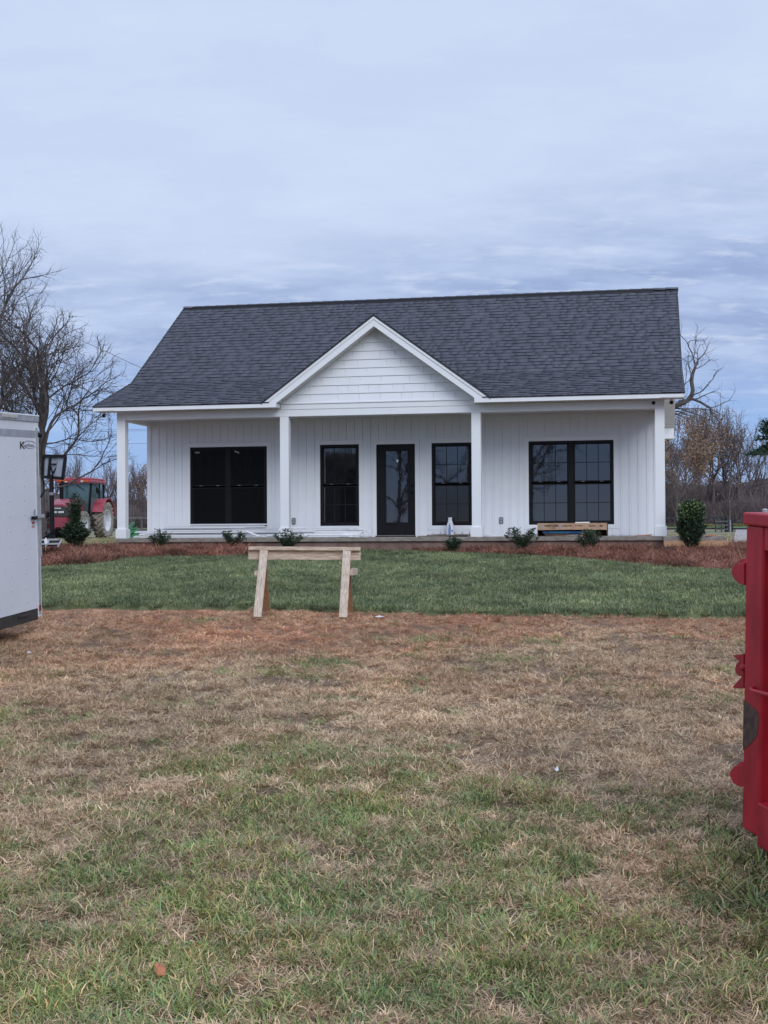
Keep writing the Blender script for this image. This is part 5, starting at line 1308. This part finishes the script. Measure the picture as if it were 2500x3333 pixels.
# bare tree behind the right end of the roof
bx_, by_ = 14.6, 77.0; bz = H1(bx_, by_)
make_tree('bare_tree', (bx_, by_, bz), 'gnarled bare tree showing past the right end of the roof', 'tree', None,
          [(.7, (.95, 0, .25), 4.6), (.85, (.8, .2, .5), 4.6), (1., (.5, -.1, .9), 5.4), (.95, (.7, -.2, .75), 5.2), (1., (-.3, .1, .9), 5.), (.8, (-.8, 0, .5), 4.)],
          [(0, 0, -.2), (.1, 0, 3.2), (.2, 0, 6.2)], [((.3, 0, 8.0), (4.3, 3.2, 4.2))], .28, 4, .013, .28, .05, M_bark, M_bark2, 2, .5, None, 23, 2.1, ratio=.50, ang=.85, jit=.20, minl=.5, dens=.75)
# woodland kinds
protos = []
for s_, (h, w_, dn, lf) in enumerate(((11, 2.9, .85, None), (12.5, 2.5, .9, (2300, .26, M_leafg)), (10, 3.2, .95, (3000, .28, M_leafg)), (9, 2.0, .8, None), (12, 3.4, .95, (1000, .24, M_leafd)))):
    q_r = random.Random(60+s_); lm = []
    for k in range(9):
        a = q_r.uniform(0, 2*PI); e = q_r.uniform(.5, 1.25); lm.append((q_r.uniform(.45, 1.), (math.cos(a)*math.cos(e), math.sin(a)*math.cos(e), math.sin(e)), h*q_r.uniform(.32, .45)))
    t = make_tree('woodland_tree', (0, 0, 0), None, 'tree', None, lm+[(1., (0, 0, 1), h*.42)], [(0, 0, -.2), (.1, 0, h*.25), (0, 0, h*.52)], [((0, 0, h*.62), (w_, w_, h*.39))], .42, 3, .020, .17, .05, M_twig, M_twig, 2, .7, lf, 40+s_, 2.1, ratio=.52, ang=.62, jit=.10, minl=.6, dens=dn, up=.3)
    protos.append(t)
GRW = 'woodland trees beyond the paddock'
spots = [ # xd, ytop_d, distance, proto, label
 (1452, 905, 128, 2, 'broad brown leaved tree showing just right of the house wall'), (1478, 915, 122, 2, 'brown leaved tree second from the house on the right'),
 (1508, 888, 132, 1, 'golden leaved tree behind the egg shaped shrub'), (1538, 888, 130, 1, 'tall golden leaved tree left of the fence gate'),
 (1562, 905, 136, 4, 'brown topped tree above the fence gate'), (1592, 915, 128, 0, 'tall bare tree just right of the fence gate'),
 (1618, 908, 131, 0, 'widest bare tree over the red trailer top'), (1645, 985, 140, 3, 'short bare tree at the right edge below the pine'),
 (1462, 985, 112, 4, 'dark dense tree close behind the fence by the house'), (1500, 1020, 116, 4, 'low dark tree above the egg shaped shrub'),
 (1428, 930, 126, 4, 'bare tree mostly hidden by the right house wall'), (1575, 1030, 120, 3, 'small bare tree over the fence gate'),
 (1675, 1000, 135, 3, 'bare tree beyond the right edge of the picture'),
 (155, 990, 150, 3, 'bare reddish tree just right of the basketball board'), (120, 985, 152, 4, 'bare tree behind the basketball board'), (178, 1010, 155, 3, 'bare tree above the tractor roof'),
 (232, 1010, 148, 3, 'slim bare tree right of the tractor cab'), (248, 1002, 150, 0, 'bare tree left of the corner post'), (265, 1015, 152, 0, 'bare tree hidden partly by the corner post'),
 (290, 1010, 146, 4, 'bare tree framed between corner post and house'), (308, 1004, 149, 2, 'leafy brown tree framed between post and house wall'), (330, 1005, 150, 0, 'bare tree mostly behind the left house wall'),
 (80, 1000, 150, 0, 'bare woodland tree hidden behind the white trailer'), (205, 1040, 143, 4, 'low tree over the tractor cab'), (40, 1000, 156, 4, 'woodland tree left of the trailer')]
hts = [11, 12.5, 10, 9, 12]
used = set()
for k_, (xd, yt, D, pi_, lb) in enumerate(spots):
    D = D+22 if xd > 1000 else D+6
    if pi_ in used: o = copy_tree(protos[pi_])
    else: o = protos[pi_]; used.add(pi_)
    p = Pd(xd, yt, D); gz0 = H1(p.x, D); sc_ = (p.z-gz0)/(hts[pi_]*1.02)
    o.location = (p.x, D, gz0); o.rotation_euler = (0, 0, rs.uniform(0, 6.28)); o.scale = (sc_*rs.uniform(.9, 1.15),)*2 + (sc_,)
    o['label'] = lb; o['group'] = GRW
# trees behind the camera, they only show as reflections in the panes
for x_, y_, s_ in ((-10, -17, 1.1), (-15, -21, 1.3), (-21, -24, 1.15), (-4, -30, 1.2), (-27, -20, 1.2), (-34, -32, 1.4)):
    o = copy_tree(protos[0]); o.location = (x_, y_, H1(x_, y_)); o.scale = (s_,)*3; o.rotation_euler = (0, 0, x_); o['label'] = 'bare tree standing ' + {-10: 'nearest', -15: 'second nearest', -21: 'midway', -4: 'straight', -27: 'far left', -34: 'farthest'}[x_] + ' behind the photographer'; o['group'] = 'bare trees behind the photographer'
# far mass of woods and undergrowth
def thicket(name, segs, n, seed, hmin, hmax, label):
    r = np.random.default_rng(seed); V = np.zeros((n, 4, 3)); 
    for i in range(n):
        (xa, xb, ya, yb, hs) = segs[r.integers(len(segs))]
        x_, y_ = r.uniform(xa, xb), r.uniform(ya, yb); z_ = np.interp(y_, HY, HZ)
        h = r.uniform(hmin, hmax)*hs*(.55+.9*vnoise(x_*.22, y_*.22, 3)); zb_ = z_ + r.uniform(0, .55)**1.5*h; ln = (h-(zb_-z_))*r.uniform(.25, 1)
        a = r.normal(0, .38); b = r.normal(0, .3); w2 = r.uniform(.025, .075)
        d = np.array([math.sin(a), math.sin(b), math.cos(a)])*ln; sd_ = np.array([math.cos(a)*1., r.normal(0, .3), -math.sin(a)])*w2/2
        c = np.array([x_, y_, zb_]); V[i] = [c-sd_, c+sd_, c+d+sd_*.5, c+d-sd_*.5]
    i = np.arange(n)*4; F = np.stack([i, i+1, i+2, i+3], -1)
    return tag(link(name, npmesh(name, V.reshape(-1, 3), F), M_thick), label, 'undergrowth', kind='stuff')
thicket('undergrowth', [(19, 55, 142, 156, .9), (19, 55, 152, 170, 1.25), (20, 32, 138, 150, 1.15)], 90000, 5, 1.5, 4.0, 'tangled leafless undergrowth along the wood edge on the right')
thicket('undergrowth', [(-42, -12, 148, 166, 1.0), (-40, -14, 142, 156, .7)], 60000, 6, 1.5, 4.0, 'tangled leafless undergrowth along the wood edge on the left')
# dark wooded rise far behind
def ridge(name, x0, x1, y0, h, seed, m):
    V = []; n = int((x1-x0)/1.2); F = []
    for i in range(n+1):
        x_ = x0+(x1-x0)*i/n
        hh = h*(.7+.6*float(fbm(np.array([x_*.12]), np.array([seed*1.]), 4, seed)[0])) + random.uniform(-.3, .3)
        for y_, z_ in ((y0-3, .5), (y0-1.6, hh*.75), (y0, hh), (y0+6, hh*.9), (y0+7, .5)): V.append((x_, y_+random.uniform(-.8, .8), z_))
    for i in range(n):
        for j in range(4): a = i*5+j; F.append((a, a+1, a+6, a+5))
    return tag(link(name, npmesh(name, V, F), m, smooth=False), 'dim far wood beyond the fields' + (' on the left' if x0 < 0 else ' on the right'), 'woods', kind='stuff')
M_far = mat('far wood', (.040, .034, .036), (.085, .070, .072), .9, 1., .5, 2)
ridge('far_woods', -80, -6, 178, 6.2, 2, M_far); ridge('far_woods', 8, 90, 176, 7.6, 5, M_far)
rb_ = ridge('far_woods', -105, -27, -34, 8.5, 9, M_far); rb_['label'] = 'dark wood behind the photographer'; rb_.location.z = -1
# tan weeds along the fence at the right
x = rng.uniform(19, 44, 1400); y = rng.uniform(136, 142, 1400)
tag(scatter('tall_weeds', grnp[:3]+dryp[:3], np.stack([x, y, H(x, y)], -1), np.tile([.8, .7, .55], (1400, 1)), rng.uniform(6, 13, 1400), .1), 'tall tan weeds standing behind the paddock fence', 'weeds', kind='stuff')
# pine at the right edge
pn = empty('pine_tree', (34.7, 118, H1(34.7, 118)), label='dark green pine with layered boughs at the right edge', cat='tree')
MB().tube([(0, 0, 0), (.05, 0, 6), (0, 0, 9.6)], [.22, .16, .04], 8).build('trunk', M_bark, pn)
pts = []; dirs = []; lim = MB(); r = random.Random(4)
for k_ in range(46):
    z = 7.0+2.6*r.random(); a = r.uniform(0, 2*PI); ln = (10.0-z)*.8+.5; ln *= r.uniform(.6, 1.1); e = Vector((ln*math.cos(a), ln*math.sin(a), z-.25*ln+.3)); lim.tube([(0, 0, z), e*.5+Vector((0, 0, z*.5-.1)), e], [.05, .035, .012], 4)
    for j in range(90):
        t = r.uniform(.25, 1.05); c = Vector((0, 0, z)).lerp(e, t); pts.append((c.x+r.gauss(0, .20), c.y+r.gauss(0, .20), c.z+r.gauss(0, .10))); dirs.append((math.cos(a), math.sin(a), r.uniform(0, .8)))
lim.build('boughs', M_bark, pn); tag(link('needles', leaves_mesh('needles', pts, dirs, .34, [(1, 1, 1)], 3), M_pine, pn), kind='stuff')

# ------------------------------------------------------------------ fences
def fence(name, pa, pb, n, h, rails, mr, label, post_w=.14, gate=None):
    pa = Vector((*pa, 0)); pb = Vector((*pb, 0)); root = empty(name, (pa.x, pa.y, H1(pa.x, pa.y)), label=label, cat='fence'); d = (pb-pa)
    for i in range(n+1):
        q = d*i/n; z0 = H1(pa.x+q.x, pa.y+q.y)-root.location.z
        MB().box((q.x-post_w/2, q.y-post_w/2, z0-.1), (q.x+post_w/2, q.y+post_w/2, z0+h+.04)).build('post', mr, root)
        if i < n:
            q2 = d*(i+1)/n; z2 = H1(pa.x+q2.x, pa.y+q2.y)-root.location.z
            for hr in rails: MB().beam((q.x, q.y-.09, z0+hr), (q2.x, q2.y-.09, z2+hr), .04, .15).build('rail', mr, root)
    return root
pR0, pR1 = P(1950, 1733, 111), P(2362, 1733, 113)
fence('paddock_fence', (pR0.x, pR0.y), (pR1.x, pR1.y), 4, 1.34, (.32, .78, 1.22), M_rail, 'three rail black board fence right of the house')
pR2, pR3 = P(2384, 1733, 113), P(2640, 1733, 112)
fence('paddock_fence', (pR2.x, pR2.y), (pR3.x, pR3.y), 3, .98, (.28, .80), M_rail, 'lower two rail black fence continuing behind the red trailer')
gt = empty('fence_gate', P(2366, 1733, 112.6), label='grey slatted gate panel hung on the fence near the red trailer', cat='gate')
for x_ in (-1.0, -.5, -.02): MB().box((x_-.05, -.2, .06), (x_+.05, -.14, 1.0)).build('upright', M_rail, gt)
for z in (.2, .55, .86): MB().box((-1.05, -.26, z), (.05, -.205, z+.13)).build('slat', M_railp, gt)
MB().box((-.05, -.15, 0), (.17, .1, 1.36)).build('gate_post', M_rail, gt); MB().box((.22, -.12, 0), (.30, 0, 1.05)).build('latch_post', M_grey2, gt)
pL0, pL1 = P(60, 1735, 93), P(560, 1733, 95)
fence('pasture_fence', (pL0.x, pL0.y), (pL1.x, pL1.y), 5, 1.36, (.45, 1.30), M_railp, 'thin grey rail fence behind the tractor', .12)
q0_, q1_ = P(430, 1706, 93.5), P(478, 1706, 93.8)
# ------------------------------------------------------------------ overhead wires
def wire(a, b, sag, lb):
    a, b = Vector(a), Vector(b); pts = [a.lerp(b, t)-Vector((0, 0, sag*4*t*(1-t))) for t in [i/24 for i in range(25)]]
    tag(MB().tube(pts, .014, 4).build('power_line', M_wire), lb, 'wire', 'overhead wires')
def ext(p, q, t0, t1): d = q-p; return p+d*t0, p+d*t1
a, b = ext(P(296, 1122, 80), P(470, 1202, 66), -1.0, 2.2); wire(a, b, .0, 'thin overhead wire slanting down to the roof on the left')
for i, ys in enumerate((1397, 1402, 1443)):
    a, b = ext(P(420, ys+1, 110), P(480, ys, 112), -2.0, 3.0); wire(a, b, 0, ('upper', 'second', 'lowest')[i]+' distant level wire between corner post and house')

# ------------------------------------------------------------------ small litter in the yard
for (xd, yd, s_, m, lb, cat) in ((820, 1339, .045, M_bag, 'whitish crumpled scrap on the bare clay near the lawn edge', 'litter'), (1204, 1674, .022, M_bag, 'white sliver of plastic in the grass right of centre', 'litter'), (345, 2118, .032, M_orange, 'curled orange leaf lying in the near grass at left', 'leaf'),
                                 (63, 1418, .03, M_bag, 'white speck of litter left of centre near the trailer', 'litter')):
    p = Gd(xd, yd); r = random.Random(xd); n = 7
    ring = [(s_*math.cos(2*PI*i/n)*r.uniform(.7, 1.3)*1.4, s_*math.sin(2*PI*i/n)*r.uniform(.6, 1.2)*.7, .03+r.uniform(-.008, .012)) for i in range(n)]
    o = MB().add(ring+[(0, 0, .045)], [(i, (i+1) % n, n) for i in range(n)]).build('scrap' if cat == 'litter' else 'fallen_leaf', m if m is not M_orange else mat('orange dead leaf', (.42, .14, .06), (.55, .24, .12), 30, .7)); o.location = p; o.rotation_euler = (0, 0, r.uniform(0, 3))
    sm = o.modifiers.new('thick', 'SOLIDIFY'); sm.thickness = .003; tag(o, lb, cat)
